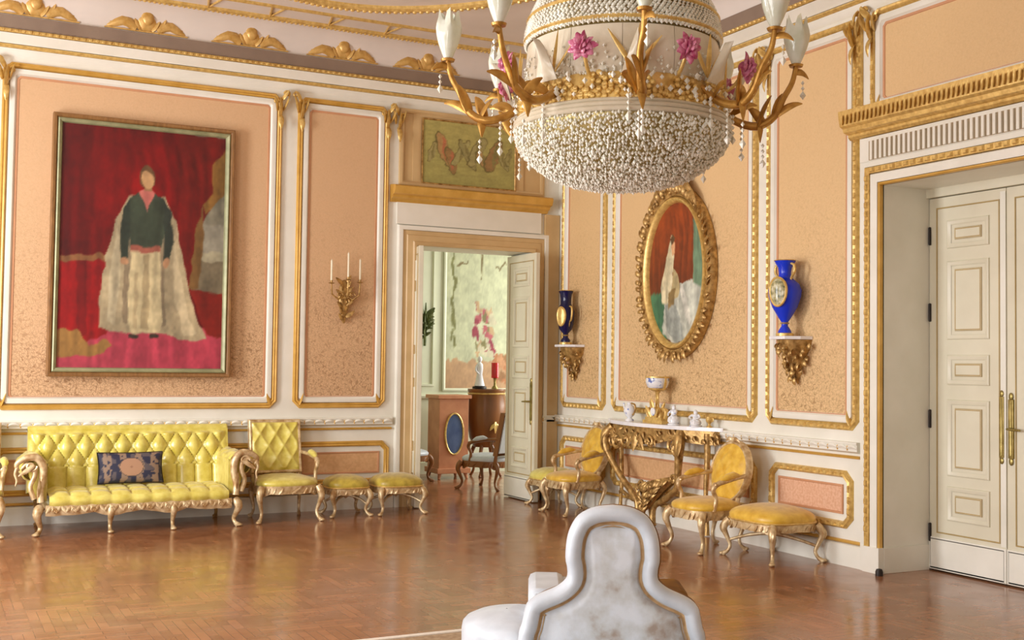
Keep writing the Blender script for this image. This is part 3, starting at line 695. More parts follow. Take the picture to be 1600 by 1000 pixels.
VL = [([(.12, .30), (.30, .40), (.36, .26), (.30, .1), (.1, .1)], (58, 104, 74)),
 ([(.30, .30), (.55, .42), (.78, .44), (.98, .36), (.95, .14), (.70, .02), (.45, .0), (.26, .08)], (186, 190, 176)),
 ([(.30, .28), (.34, .1), (.50, 0), (.66, .02), (.56, .2), (.42, .34)], (150, 156, 148)), ([(.56, .4), (.66, .2), (.8, .1), (.7, .3), (.62, .42)], (214, 214, 200)),
 ([(.24, .30), (.22, .40), (.28, .52), (.36, .68), (.41, .78), (.46, .75), (.47, .62), (.44, .5), (.42, .36), (.34, .28)], (206, 196, 160)),
 ([(.42, .36), (.45, .54), (.52, .5), (.58, .40), (.54, .33), (.46, .31)], (176, 160, 116)),
 ([(.41, .72), (.47, .72), (.475, .64), (.43, .62)], (196, 150, 108)), ([(.39, .74), (.44, .79), (.48, .75), (.46, .72), (.42, .70)], (84, 60, 34)),
 ([(.36, .36), (.50, .40), (.46, .28), (.36, .24)], (130, 108, 66))]
m = MB(); cols = []; a_, b_ = RX-.155, RZ-.155
nr, na = 70, 110
def ovp(u, v): r = v; return W(a_*r*cos(2*pi*u), b_*r*sin(2*pi*u), .036)
m.grid(lambda u, v: ovp(u, max(v, .002)), na, nr, cu=True)
for j in range(nr+1):
    for i in range(na):
        r = j/nr; cols.append(painted(.5+.5*r*cos(2*pi*i/na), .5+.5*r*sin(2*pi*i/na), vbg, VL))
m.build('canvas', M['paint'], t, attr=cols)

# ------------------------------------------------------------------ candle sconce
t = thing('candle_sconce', 'gilded three candle wall sconce on the narrow damask panel left of the doorway', 'sconce', (4.0, AY-.008, 2.02))
m = MB()
m.lathe([(0, -.02), (.02, .0), (.03, .08), (.055, .16), (.07, .28), (.055, .38), (.03, .44), (0, .46)], 12, (0, -.03, 0), sy=.5)
for k in range(14):
    z = .02+.032*k; d = 1 if k % 2 else -1; m.leaf((d*.02, -.05, z), (d*(.07+.04*sin(k*1.7)), -.07, z+.07), .03)
m.spiral((0, .22, .06), W, .05, .01, 0, 1.3, .015); m.build('backplate', M['oldgilt'], t, smooth=True)
for d, hx, zc in ((-1, .17, .40), (0, 0, .44), (1, .15, .42)):
    m = MB(); y1 = -.11 if d else -.16
    m.tube([(0, -.05, .3), (d*.08, -.08, .24), (hx*d*.95, y1, .29), (hx*d, y1, zc)], [.012, .011, .01, .008], 8)
    m.spiral((d*.07 if d else .03, .29, .09), W, .035, .008, 0, 1., .008); m.lathe([(0, 0), (.03, .006), (.034, .012), (.012, .018), (.014, .04), (0, .042)], 12, (hx*d, y1, zc))
    a = m.build('arm', M['oldgilt'], t, smooth=True)
    m = MB(); top = zc+.26 if d else zc+.30
    m.lathe([(0, zc+.036), (.0115, zc+.036), (.011, top-.01), (.004, top), (0, top+.012)], 10, (hx*d, y1, 0)); m.build('candle', M['candle'], a, smooth=True)

# ------------------------------------------------------------------ seating helpers
def tuft(mb, fn, nu, nv, cu, cv, D, m=0, lattice=False, edge=.12, square=False, pleat=0.):
    """fn(u,v) -> (point, normal); diamond tufting with cu x cv buttons"""
    def g(u, v):
        a, b = u*cu+v*cv*.5, u*cu-v*cv*.5
        if square: q = abs(sin(pi*u*cu)*sin(pi*v*cv))**.35
        elif v < pleat: q = sqrt(abs(sin(pi*u*cu)))*.9
        else: q = sqrt(abs(sin(pi*a)*sin(pi*b)))
        q = (1-q*1.0) if lattice else q
        e = min(1, min(u, 1-u)/edge, min(v, 1-v)/edge); e = e*e*(3-2*e)
        p, n = fn(u, v); h = D*q*e+(D*.55)*(1-e)*0
        return (p[0]+n[0]*h, p[1]+n[1]*h, p[2]+n[2]*h)
    mb.grid(g, nu, nv, m)
def cabriole(p, out, h, r, foot=.03):
    """leg from the rail at p (x,y,z=h) to the floor, swelling towards direction out"""
    x, y = p; ox, oy = out; P, R = [], []
    for t, o, k in ((0, 0, 1.25), (.12, .35, 1.35), (.28, .5, 1.1), (.5, .2, .78), (.72, -.1, .6), (.88, .1, .58), (.96, .45, .8), (1., .6, .85)):
        P.append((x+ox*o*.09, y+oy*o*.09, h*(1-t)+.006*t)); R.append(r*k)
    return P, R
def smoothp(P, R, k=4):
    """Catmull-Rom resampling"""
    P = [Vector(p) for p in P]; o, r = [], []
    for i in range(len(P)-1):
        a, b, c, d = P[max(i-1, 0)], P[i], P[i+1], P[min(i+2, len(P)-1)]
        for j in range(k):
            t = j/k; o.append(.5*((2*b)+(c-a)*t+(2*a-5*b+4*c-d)*t*t+(3*b-a-3*c+d)*t**3)); r.append(R[i]+(R[i+1]-R[i])*t)
    o.append(P[-1]); r.append(R[-1]); return o, r
def leg(parent, p, out, h, r, mat, name='leg', carve=True):
    m = MB(); P, R = smoothp(*cabriole(p, out, h, r)); m.tube(P, R, 9)
    x, y = p
    if carve:
        m.leaf((x+out[0]*.04, y+out[1]*.04, h-.02), (x+out[0]*.06, y+out[1]*.06, h*.62), r*.9, (out[0]*.015, out[1]*.015, 0))
    m.ell((x+out[0]*.06, y+out[1]*.06, .016), (r*1.0, r*1.0, .016), 8, 6)
    return m.build(name, mat, parent, smooth=True)
def seat_pad(w_f, w_b, d, z, th, dome, n=22, bow=.06):
    """rounded trapezoid cushion, local front at y=-d/2; returns mesh builder"""
    m = MB()
    def out(a):
        # superellipse outline
        c, s = cos(a), sin(a); e = 2/3.6
        x = abs(c)**e*(1 if c > 0 else -1); y = abs(s)**e*(1 if s > 0 else -1)
        yy = y*d/2; w = w_f+(w_b-w_f)*(yy/d+.5); xx = x*w/2
        if y < 0: yy -= bow*(1-x*x)*(-y)
        return xx, yy
    K = 40; prof = [(.90, 0), (.97, .0), (1.0, th*.3), (1.0, th*.65), (.96, th*.95), (.88, th+dome*.25), (.7, th+dome*.6), (.45, th+dome*.88), (.2, th+dome*.98), (.02, th+dome)]
    vs = []
    for k, hz in prof:
        for i in range(K): x, y = out(2*pi*i/K); vs.append((x*k, y*k, z+hz))
    fs = [(j*K+i, j*K+(i+1) % K, (j+1)*K+(i+1) % K, (j+1)*K+i) for j in range(len(prof)-1) for i in range(K)]
    fs.append(tuple(range(K))[::-1]); fs.append(tuple((len(prof)-1)*K+i for i in range(K)))
    m.add(vs, fs); m.outline = out
    return m
def apron(out, z0, z1, a0=0, a1=2*pi, drop=.03, thick=.03, waves=2, k=.985):
    """gilded seat rail that follows the cushion outline, its lower edge scalloped"""
    m = MB(); n = 60
    def P(t, lv):
        a = a0+(a1-a0)*t; x, y = out(a); q = abs(sin(a*2)); zz = z1 if lv in (0, 3) else z0-drop*(.5+.5*cos(8*a))*q
        kk = k if lv in (0, 1) else k-thick*2
        return (x*kk, y*kk, zz)
    m.grid(lambda u, v: P(u, int(round(v*3))), n, 3)
    for i in range(34):
        a = a0+(a1-a0)*(i+.5)/34; x, y = out(a); b = a+.09; x2, y2 = out(b)
        m.leaf((x*k, y*k, z0+.0), (x2*k*1.012, y2*k*1.012, z0+(z1-z0)*.75), .016, m=0)
    return m

# ------------------------------------------------------------------ sofa
def make_sofa(loc):
    t = thing('tufted_sofa', 'yellow satin button tufted sofa with scrolled gilded arms below the large portrait', 'sofa', loc)
    HW = .94
    # back: tufted front, plain top roll and rear
    m = MB()
    def f(u, v):
        x = -HW+2*HW*u; z = .33+.55*v; y = .13+.13*v; return (x, y, z), (0, -.97, .24)
    tuft(m, f, 154, 56, 11, 4, .055, edge=.06, pleat=.40)
    m.grid(lambda u, v: (-HW+2*HW*u, .26+.055*sin(v*pi)*0+.07*(1-cos(pi*v))*.5-.045*sin(pi*v)*0, .88+.045*sin(pi*v)+.03*v), 40, 8)
    m.grid(lambda u, v: (-HW+2*HW*u, .33, .91-.61*v), 2, 2)
    for s in (-1, 1):
        m.add([(s*HW, .13, .33), (s*HW, .26, .88), (s*HW, .33, .91), (s*HW, .33, .30)], [(0, 1, 2, 3)])
    m.tube([(-HW+.01, .30, .905), (HW-.01, .30, .905)], .042, 10)
    m.build('backrest', M['satin'], t, smooth=80)
    # seat
    m = MB(); SW = .80
    def f2(u, v): 
        x = -SW+2*SW*u; y = -.44+.60*v; return (x, y, .345+.03*sin(pi*v)), (0, 0, 1)
    tuft(m, f2, 108, 40, 9, 4, .03, edge=.05, square=True)
    m.grid(lambda u, v: (-SW+2*SW*u, -.44-.02*sin(pi*v)*(1-abs(sin(9*pi*u))*.0)-.012*abs(sin(9*pi*u)), .265+.082*v), 96, 5)
    m.add([(-SW, -.43, .27), (SW, -.43, .27), (SW, .16, .27), (-SW, .16, .27)], [(0, 1, 2, 3)])
    m.build('seat', M['satin'], t, smooth=80)
    m = MB()
    for i in range(61):
        pass
    m.grid(lambda u, v: (-.83+1.66*u, -.445-.012*sin(pi*v), .275-.075*v-.022*v*abs(sin(4*pi*u))-.02*v*max(0, cos(6*pi*u))), 90, 3)
    m.box(-.83, -.44, .205, .83, .2, .262)
    for i in range(40):
        x = -.8+1.6*i/39; d = 1 if i % 2 else -1
        m.leaf((x-.02*d, -.452, .262), (x+.025*d, -.468, .205), .018)
        if i % 4 == 1: m.spiral((x, .225, .462), W, .022, .005, 0, 1.2, .008, flip=d)
    m.build('apron', M['palegilt'], t, smooth=True)
    for s in (-1, 1):
        # rolled arm: upholstered drum swept front to back
        m = MB()
        def fa(u, v, s=s):
            a = -pi*.45+u*pi*1.45; r = .105
            cx, cz = s*.925, .595
            x = cx+s*r*cos(a)*(1.) ; z = cz+r*sin(a)
            y = -.36+.60*v; return (x, y, z), (s*cos(a), 0, sin(a))
        tuft(m, fa, 40, 44, 4, 4, .018, edge=.04)
        m.grid(lambda u, v, s=s: (s*(.905-.092), -.36+.6*v, .30+.34*u), 2, 2)
        m.add([(s*.815, -.36, .30), (s*.905, -.36, .33), (s*.985, -.36, .60), (s*.905, -.36, .69), (s*.815, -.36, .62)], [(0, 1, 2, 3, 4)])
        m.build('armrest', M['satin'], t, smooth=80)
        # carved scroll that runs from the arm head down into the front leg
        m = MB()
        P = [(s*1.0, -.40, .585), (s*1.015, -.41, .64), (s*.97, -.41, .69), (s*.90, -.41, .70), (s*.86, -.41, .63), (s*.855, -.41, .52), (s*.87, -.42, .40), (s*.865, -.43, .30)]
        P = [(s*(.86+(abs(x)-.86)*1.4), y, z) for x, y, z in P]; m.tube(*smoothp(P, [.012, .022, .03, .036, .036, .034, .03, .034]), 9)
        P = [(s*.985, -.40, .60), (s*.955, -.405, .64), (s*.915, -.405, .62), (s*.905, -.405, .54), (s*.93, -.41, .44), (s*.905, -.42, .33)]
        P = [(s*(.86+(abs(x)-.86)*1.4), y, z) for x, y, z in P]; m.tube(*smoothp(P, [.012, .02, .024, .024, .022, .024]), 8)
        m.tube(*smoothp([(s*1.07, -.41, .62), (s*1.085, -.41, .56), (s*1.07, -.41, .50), (s*1.08, -.41, .45)], [.016, .014, .01, .006]), 7)
        m.leaf((s*.88, -.44, .34), (s*.885, -.455, .52), .03); m.leaf((s*.93, -.43, .63), (s*1.06, -.44, .54), .026)
        m.spiral((s*.955, .625, .42), W, .05, .01, 0, 1.2, .014, flip=s); m.build('arm_scroll', M['palegilt'], t, smooth=True)
    for x, o in ((-.87, (-.6, -.8)), (-.27, (0, -1)), (.29, (0, -1)), (.87, (.6, -.8))):
        leg(t, (x, -.40), o, .25, .034 if abs(x) > .5 else .03, M['palegilt'])
    for x in (-.84, .84): leg(t, (x, .26), (0, .6), .25, .028, M['oldgilt'], carve=False)
    return t
make_sofa((1.815, 11.46, 0))
# cushion on the sofa
def cb(u, v):
    r = hypot((u-.5)*1.62, (v-.5)); q = vnoise(u*13, v*9, 5); q2 = vnoise(u*22, v*15, 8)
    if r < .30: return (176, 136, 106) if r > .035 else (150, 110, 84)
    if r < .325: return (86, 72, 66)
    if abs(sin(u*pi*4))*.8+.25*q > .62+.3*abs(v-.5) and q2 > .35: return (146, 122, 102)
    return (44, 46, 68) if q < .62 else (92, 84, 88)
t = thing('sofa_cushion', 'navy and beige patterned oblong cushion standing on the yellow sofa', 'cushion', (1.765, 11.36, .412))
m = MB(); cols = []; nu, nv = 60, 36
def cpt(u, v, sd):
    e = (1-abs(2*u-1)**3.)*(1-abs(2*v-1)**3.); e = max(0, e)**.5
    pin = .03*(1-abs(2*v-1)**2)*(1 if u > .5 else -1)*abs(2*u-1); pz = .015*(1-abs(2*u-1)**2)*(1 if v > .5 else -1)*abs(2*v-1)
    x = -.30+.60*u-pin*.5; z = .30*v-pz*.5; y = sd*.07*e; return (x, y*.97+z*.30, z*.95-y*.2)
m.grid(lambda u, v: cpt(u, v, -1), nu, nv); m.grid(lambda u, v: cpt(u, v, 1), nu, nv)
cols = [cb(i/nu, j/nv) for j in range(nv+1) for i in range(nu+1)]*2
o = m.build('cover', M['paintmatt'], t, attr=cols)
o.data.polygons.foreach_set('use_smooth', [True]*len(o.data.polygons))
m = MB(); b = [cpt(i/20, 0, 0) for i in range(20)]+[cpt(1, i/12, 0) for i in range(12)]+[cpt(1-i/20, 1, 0) for i in range(20)]+[cpt(0, 1-i/12, 0) for i in range(12)]
m.tube(b, .007, 6, closed=True); m.build('piping', M['iron'], t, smooth=True)

# ------------------------------------------------------------------ chairs
def make_chair(name, label, loc, rz, back='oval', fabric='satin', group=None, gilt='palegilt', w=.60, arms=(-1, 1), dep=.56, bk=.27):
    t = thing(name, label, 'chair', loc, rz, group); G = M[gilt]; Fb = M[fabric]
    sz = .355; p = seat_pad(w, w*.86, dep, sz, .055, .045, bow=.05); p.build('seat', Fb, t, smooth=True)
    a = apron(p.outline, sz-.07, sz+.005); a.build('seat_rail', G, t, smooth=40)
    for s in (-1, 1): leg(t, (s*(w/2-.045), -dep/2+.025), (s*.6, -.8), sz-.01, .028, G)
    for s in (-1, 1): leg(t, (s*(w*.43-.045), dep/2-.045), (s*.3, .9), sz-.01, .024, G, carve=False)
    tilt = .20
    def BP(x, z, h): return (x, bk+tilt*(z-.42)-h, z)
    if back == 'square':
        bw, z0, z1 = .245, .47, .96
        m = MB(); tuft(m, lambda u, v: (BP(-bw+2*bw*u, z0+(z1-z0)*v, .03), (0, -1, .2)), 48, 60, 3, 4, .03, lattice=True, edge=.05)
        m.grid(lambda u, v: BP(-bw+2*bw*u, z0+(z1-z0)*v, -.03), 2, 2)
        m.build('back_pad', Fb, t, smooth=80)
        m = MB(); m.band([(-bw-.025, z0-.03), (bw+.025, z0-.03), (bw+.025, z1+.022), (-bw-.025, z1+.022)], [(0, -.035), (0, .03), (.01, .04), (.028, .034), (.034, .02), (.034, -.035)], BP)
        for s in (-1, 1): m.tube([BP(s*(bw-.0), z0-.02, 0), (s*(bw-.01), bk-.015, sz+.0)], [.022, .024], 8)
        m.build('back_frame', G, t, smooth=40)
    else:
        cz, rx, rz_ = .665, .235, .245; n = 48
        m = MB()
        def og(u, v):
            a = 2*pi*u; r = v; x, z = rx*r*cos(a), rz_*r*sin(a); q = sqrt(abs(sin((x/.13+z/.13)*pi/1.4+.6)*sin((x/.13-z/.13)*pi/1.4+.6)))
            h = .026+.034*(1-r**3)*(.55+.45*q); return BP(x, cz+z, h)
        m.grid(lambda u, v: og(u, max(v, .01)), n, 22, cu=True)
        m.grid(lambda u, v: BP(rx*max(v, .01)*cos(2*pi*u), cz+rz_*max(v, .01)*sin(2*pi*u), -.025-.02*(1-v*v)), n, 6, cu=True); m.build('back_pad', Fb, t, smooth=80)
        m = MB(); m.band([((rx+.028)*cos(2*pi*i/n), cz+(rz_+.028)*sin(2*pi*i/n)) for i in range(n)], [(0, -.03), (0, .02), (.01, .034), (.026, .03), (.034, .015), (.034, -.03)], BP)
        for s in (-1, 1):
            m.tube([BP(s*.16, cz-rz_+.02, 0), (s*.17, bk-.01, .42), (s*(w*.43-.05), bk-.025, sz-.02)], [.024, .022, .024], 8)
            m.leaf(BP(s*.005, cz+rz_+.03, .03), BP(s*.1, cz+rz_+.015, .03), .022, (0, -.01, .02))
        m.ell(BP(0, cz+rz_+.035, .025), (.03, .02, .028), 8, 6)
        m.build('back_frame', G, t, smooth=40)
    for s in arms:
        az = .60
        m = MB(); xa = s*(w/2-.02)
        P = [BP(s*(.235 if back == 'oval' else .26), az+.05, 0), (xa*.98, .12, az+.035), (xa+s*.01, -.02, az+.01), (xa+s*.01, -.10, az-.012), (xa+s*.0, -.135, az-.06), (xa-s*.005, -.10, az-.14), (xa-s*.01, -.12, sz+.0)]
        m.tube(*smoothp(P, [.018, .02, .022, .024, .022, .018, .022]), 8)
        m.spiral((xa, az-.02), lambda q, zz, h: (q, -.12, zz), .02, .006, 0, 1., .014)
        am = m.build('armrest', G, t, smooth=True)
        m = MB(); m.tube(*smoothp([(xa*.985, .15, az+.05), (xa+s*.0, .08, az+.058), (xa+s*.01, -.0, az+.04), (xa+s*.01, -.06, az+.018)], [.012, .032, .032, .012]), 10); m.build('arm_pad', Fb, am, smooth=True)
    return t
make_chair('armchair', 'square backed yellow satin armchair between the sofa and the small stools', (3.24, 11.36, 0), 0, 'square', 'satin', w=.66)
c0 = make_chair('armchair', 'oval backed amber armchair at the far end of the console, near the doorway', (6.24, 10.66, 0), radians(-90), 'oval', 'satin_amber', w=.55, dep=.50, bk=.20)
c0['group'] = 'oval backed armchairs along the right wall'
dup(c0, (6.13, 8.17, 0), radians(-90), 'oval backed amber armchair between the console and the right stool', 'oval backed armchairs along the right wall')
make_chair('armchair', 'yellow armchair cut off by the left edge of the picture, beside the sofa', (.34, 11.33, 0), radians(-5), 'square', 'satin', w=.66)

# ------------------------------------------------------------------ stools
def make_stool(label, loc, rz, w, d, h, fabric, gilt='palegilt'):
    t = thing('stool', label, 'stool', loc, rz, 'gilded upholstered stools'); G = M[gilt]
    z = h-.165; p = seat_pad(w, w, d, z, .075, .065, bow=.02); p.build('seat', M[fabric], t, smooth=True)
    m = MB(); b = [p.outline(2*pi*i/40) for i in range(40)]; m.tube([(x*1.005, y*1.005, z+.012) for x, y in b], .009, 6, closed=True); m.build('braid', M['gilt'], t, smooth=True)
    apron(p.outline, z-.055, z+.004).build('seat_rail', G, t, smooth=40)
    for sx in (-1, 1):
        for sy in (-1, 1): leg(t, (sx*(w/2-.05), sy*(d/2-.05)), (sx*.7, sy*.7), z-.01, .026, G)
    m = MB()
    for s in (-1, 1):
        P = [(s*(w/2-.05), -(d/2-.05), .13), (s*(w/4), -(d/5), .18), (0, 0, .21), (-s*(w/4), d/5, .18), (-s*(w/2-.05), d/2-.05, .13)]
        m.tube(*smoothp(P, [.012, .014, .02, .014, .012]), 8)
    m.lathe([(0, -.04), (.03, -.02), (.035, .01), (.015, .035), (.0, .06)], 10, (0, 0, .21)); m.build('stretcher', G, t, smooth=True)
    return t
make_stool('small square olive stool between the square armchair and the wider stool by the doorway', (3.925, 11.42, 0), 0, .44, .42, .45, 'olive')
make_stool('wide olive stool just left of the open doorway', (4.475, 11.40, 0), 0, .53, .46, .45, 'olive')
make_stool('yellow stool right of the doorway, behind the far armchair', (6.34, 11.30, 0), radians(-90), .50, .46, .46, 'satin')
make_stool('large amber stool at the right end of the wall, near the panelled door', (6.33, 7.55, 0), radians(-90), .66, .56, .48, 'satin_amber')

# ------------------------------------------------------------------ console table and what stands on it
ct = thing('console_table', 'gilded rococo console table with white marble top under the oval painting', 'table', (BX-.055, 9.62, 0), radians(-90))
top = [(-.97, -.0), (-.93, -.03), (-.80, -.08), (-.62, -.20), (-.3, -.27), (0, -.30), (.3, -.27), (.62, -.20), (.98, -.03), (1.03, 0)]
def catm(P, k=5):
    return [(p.x, p.y) for p in smoothp([(a, b, 0) for a, b in P], [0]*len(P), k)[0]]
tp = catm(top)
WZ = lambda a, b, h: (a, b, h)
m = MB(); m.prism(tp, WZ, .985, 1.02); m.build('marble_top', M['marble'], ct, bevel=.006)
m = MB(); inn = [(x*.96, y*.93) for x, y in tp]
n = len(inn)
def ap(u, v):
    i = min(n-1, int(u*(n-1)+.5)); x, y = inn[i]; q = u*4*pi
    return (x, y, .984-(.10+.05*max(0, cos((u-.5)*2*pi*1.))+.03*abs(sin(q)))*v*(.02 if x < -.66 else 1))
m.grid(ap, n-1, 4)
rn = random.Random(5)
for i in range(54):
    u = (i+.5)/54; x, y, z = ap(u, rn.uniform(.1, .95)); d = rn.choice((-1, 1))
    if x < -.66: continue
    m.leaf((x, y-.006, z), (x+d*rn.uniform(.03, .09), y-.025, z-rn.uniform(.0, .06)), rn.uniform(.018, .03), (0, -.01, .01))
for d in (-1, 1):
    m.spiral((d*.5, .82, .20), W, .09, .012, 0, 1.4, .022, flip=d); m.spiral((d*.22, .84, .27), W, .07, .012, pi, 1.3, .018, flip=-d)
m.leaf((0, -.29, .93), (0, -.32, .74), .06); m.leaf((-.05, -.29, .90), (-.15, -.3, .76), .04); m.leaf((.05, -.29, .90), (.15, -.3, .76), .04)
m.build('apron', M['oldgilt'], ct, smooth=True)
for s in (-1, 1):
    m = MB()
    P = [(s*.60, -.18, .96), (s*.68, -.22, .86), (s*.66, -.22, .72), (s*.56, -.2, .58), (s*.40, -.18, .42), (s*.24, -.17, .30), (s*.14, -.17, .20), (s*.13, -.17, .04)]
    if s > 0: P = [(.60, -.18, .96), (.635, -.21, .86), (.625, -.21, .72), (.60, -.2, .58), (.55, -.18, .42), (.36, -.17, .30), (.16, -.17, .20), (.13, -.17, .04)]
    m.tube(*smoothp(P, [.045, .055, .042, .034, .032, .034, .03, .036]), 10)
    m.leaf((s*.62, -.20, .95), (s*.66, -.27, .70), .05, (s*.05, -.02, 0)); m.leaf((s*.66, -.2, .9), (s*.5, -.22, .8), .03, (0, 0, .05))
    m.spiral((s*.57, .80, .2), W, .08, .012, 0, 1.3, .02, flip=-s); m.ell((s*.13, -.17, .025), (.045, .045, .025), 10, 6)
    m.build('leg', M['oldgilt'], ct, smooth=True)
    k_ = .86 if s > 0 else .64
    P = [(s*k_, -.05, .96), (s*k_, -.05, .7), (s*(k_-.02), -.05, .4), (s*k_, -.05, .15), (s*k_, -.05, .01)]
    m = MB(); m.tube(*smoothp(P, [.035, .03, .022, .02, .028]), 9); m.build('leg', M['oldgilt'], ct, smooth=True)
    m = MB(); m.tube(*smoothp([(s*(k_-.01), -.05, .20), (s*.6, -.07, .28), (s*.3, -.12, .22), (s*.1, -.16, .26)], [.016, .02, .022, .02]), 8); m.build('stretcher', M['oldgilt'], ct, smooth=True)
m = MB(); rn = random.Random(9)
def shell(u, v):
    w = (.16+.20*max(0, 1-v)**.8)*(1 if v > .02 else .6); x = .24-.14*v+w*(2*u-1)*(1-.75*v); z = .47-.33*v+.05*(2*u-1)
    return (x, -.20-.05*sin(pi*u)*(1-.4*v)-.018*abs(sin(4*pi*u)), z)
m.grid(shell, 40, 12); m.grid(lambda u, v: (shell(u, v)[0], -.16, shell(u, v)[2]), 10, 6)
for i in range(48):
    u, v = rn.uniform(.05, .95), rn.uniform(0, .85); a = shell(u, v); b = shell(min(1, max(0, u+rn.uniform(-.18, .18))), v+.22)
    m.leaf((a[0], a[1]-.01, a[2]), (b[0], b[1]-.03, b[2]), rn.uniform(.018, .034), (0, -.02, 0))
m.spiral((.52, .50, .20), W, .05, .01, 0, 1.2, .018); m.spiral((-.02, .40, .20), W, .045, .01, pi, 1.2, .016, flip=-1)
m.build('shell_ornament', M['oldgilt'], ct, smooth=True)
def on_console(name, label, cat, y, x=6.50, rz=0, group=None): return thing(name, label, cat, (x, y, 1.021), rz, group)
def figurine(t, h, seed):
    rn = random.Random(seed); m = MB()
    m.lathe([(0, 0), (.06, 0), (.062, .012), (.045, .02), (0, .022)], 14); m.build('plinth', M['porcelain'], t, smooth=True)
    m = MB(); m.lathe([(0, .02), (.05, .02), (.055, .05), (.04, h*.4), (.026, h*.55), (.036, h*.68), (.03, h*.76), (.012, h*.8), (0, h*.8)], 14)
    m.ell((0, 0, h*.88), (.02, .022, .028), 10, 8)
    for s in (-1, 1): m.tube(*smoothp([(0, s*.03, h*.74), (-.02, s*.055, h*.6), (-.045, s*.03, h*.5)], [.012, .011, .008]), 7)
    for i in range(8):
        a = 2*pi*i/8; m.leaf((.035*cos(a), .035*sin(a), h*.42), (.055*cos(a+.3), .055*sin(a+.3), .03), .018)
    m.build('figure', M['porcelain'], t, smooth=True)
t = on_console('porcelain_ewer', 'white porcelain ewer with looping handle at the far end of console top', 'ewer', 9.97, 6.48)
m = MB(); m.lathe([(0, 0), (.045, 0), (.045, .012), (.02, .03), (.05, .06), (.065, .10), (.055, .14), (.025, .165), (.03, .19), (0, .19)], 18); m.build('body', M['porcelain'], t, smooth=True)
m = MB(); m.tube(*smoothp([(0, -.02, .18), (0, -.09, .17), (0, -.1, .11), (0, -.055, .06)], [.008, .01, .01, .008]), 8); m.build('handle', M['oldgilt'], t, smooth=True)
m = MB(); m.tube(*smoothp([(0, .05, .10), (0, .1, .13), (0, .11, .18)], [.018, .012, .009]), 8); m.build('spout', M['porcelain'], t, smooth=True)
t = on_console('mantel_clock', 'gilded ornate clock holding up a white porcelain bowl, centre of the console top', 'clock', 9.50, 6.50, radians(-90))
m = MB(); m.box(-.17, -.06, 0, .17, .06, .03); m.box(-.14, -.05, .03, .14, .05, .06)
m.lathe([(0, 0), (.085, .0), (.09, .05), (.06, .085), (.03, .1), (.022, .2), (.03, .24), (.05, .26), (0, .262)], 16, (0, 0, .06), sy=.55)
for d in (-1, 1):
    m.tube(*smoothp([(d*.14, 0, .05), (d*.16, 0, .12), (d*.10, 0, .15), (d*.13, 0, .21)], [.022, .026, .02, .008]), 8)
    m.leaf((d*.05, -.04, .06), (d*.12, -.06, .17), .03); m.leaf((d*.02, -.03, .15), (d*.06, -.04, .25), .02)
m.build('case', M['gilt'], t, smooth=40)
m = MB(); m.lathe([(0, 0), (.04, 0), (.04, .012), (0, .014)], 18); o = m.build('dial', M['porcelain'], t, smooth=40); o.location = (0, -.045, .115); o.rotation_euler = (radians(90), 0, 0)
m = MB(); m.lathe([(0, .32), (.05, .325), (.10, .36), (.118, .41), (.115, .45), (.10, .45), (.095, .41), (0, .38)], 22); m.build('bowl', M['porcelain'], t, smooth=True)
m = MB(); m.lathe([(.114, .448), (.124, .452), (.124, .464), (.1, .466), (.1, .448)], 22); m.lathe([(.05, .318), (.085, .335), (.09, .35), (.05, .335)], 18)
for d in (-1, 1): m.leaf((d*.10, 0, .33), (d*.135, 0, .46), .018, (d*.02, 0, 0))
m.build('bowl_mount', M['gilt'], t, smooth=40)
t = on_console('porcelain_figurine', 'slim white porcelain figurine right of the gilded clock on the console', 'figurine', 9.16, 6.46, 0, 'porcelain figures on the console'); figurine(t, .19, 1)
t = on_console('porcelain_figurine', 'seated white porcelain figurine near the right end of console top', 'figurine', 8.86, 6.50, .4, 'porcelain figures on the console'); figurine(t, .15, 2)
t = on_console('gilded_cup', 'little gilded cup at the right end of the console, last in the row', 'cup', 8.72, 6.555)
m = MB(); m.lathe([(0, 0), (.028, 0), (.028, .008), (.012, .02), (.012, .035), (.034, .06), (.036, .10), (.030, .10), (.026, .06), (0, .05)], 16); m.build('bowl', M['gilt'], t, smooth=True)
m = MB(); m.tube(*smoothp([(0, -.034, .09), (0, -.06, .085), (0, -.055, .06), (0, -.03, .055)], [.005]*4), 6); m.build('handle', M['gilt'], t, smooth=True)

# ------------------------------------------------------------------ wall brackets and vases
def bracket(label, y, z, sc):
    t = thing('wall_bracket', label, 'shelf', (BX-.008, y, z), radians(-90), 'carved brackets on the right wall')
    m = MB(); P = [(-.19*sc, 0), (.19*sc, 0), (.17*sc, -.12*sc), (.10*sc, -.24*sc), (-.10*sc, -.24*sc), (-.17*sc, -.12*sc)]
    m.prism(P, WZ, -.028, 0); m.build('shelf_top', M['marble'], t, bevel=.005)
    m = MB(); m.lathe([(.18*sc, -.03), (.16*sc, -.10*sc), (.09*sc, -.2*sc), (.05*sc, -.3*sc), (.012, -.40*sc), (0, -.42*sc)], 14, (0, -.0, 0), a0=pi, a1=2*pi, sy=1.05)
    rn = random.Random(int(y*10))
    for i in range(40):
        a = pi+pi*rn.random(); zz = rn.random(); r = (.20-.17*zz)*sc; z0 = -.04-.33*zz*sc
        m.leaf((r*cos(a), r*sin(a), z0), (r*1.15*cos(a)+rn.uniform(-.04, .04)*sc, r*1.1*sin(a)-.01, z0-rn.uniform(.02, .08)*sc), rn.uniform(.02, .034)*sc, (0, -.015, 0))
    m.build('carved_corbel', M['oldgilt'], t, smooth=True); return t
bracket('carved gilded bracket carrying the bright blue vase, right wall', 7.62, 1.86, .98)
bracket('carved gilded bracket carrying the dark cobalt vase, nearest the corner', 11.38, 1.82, .98)
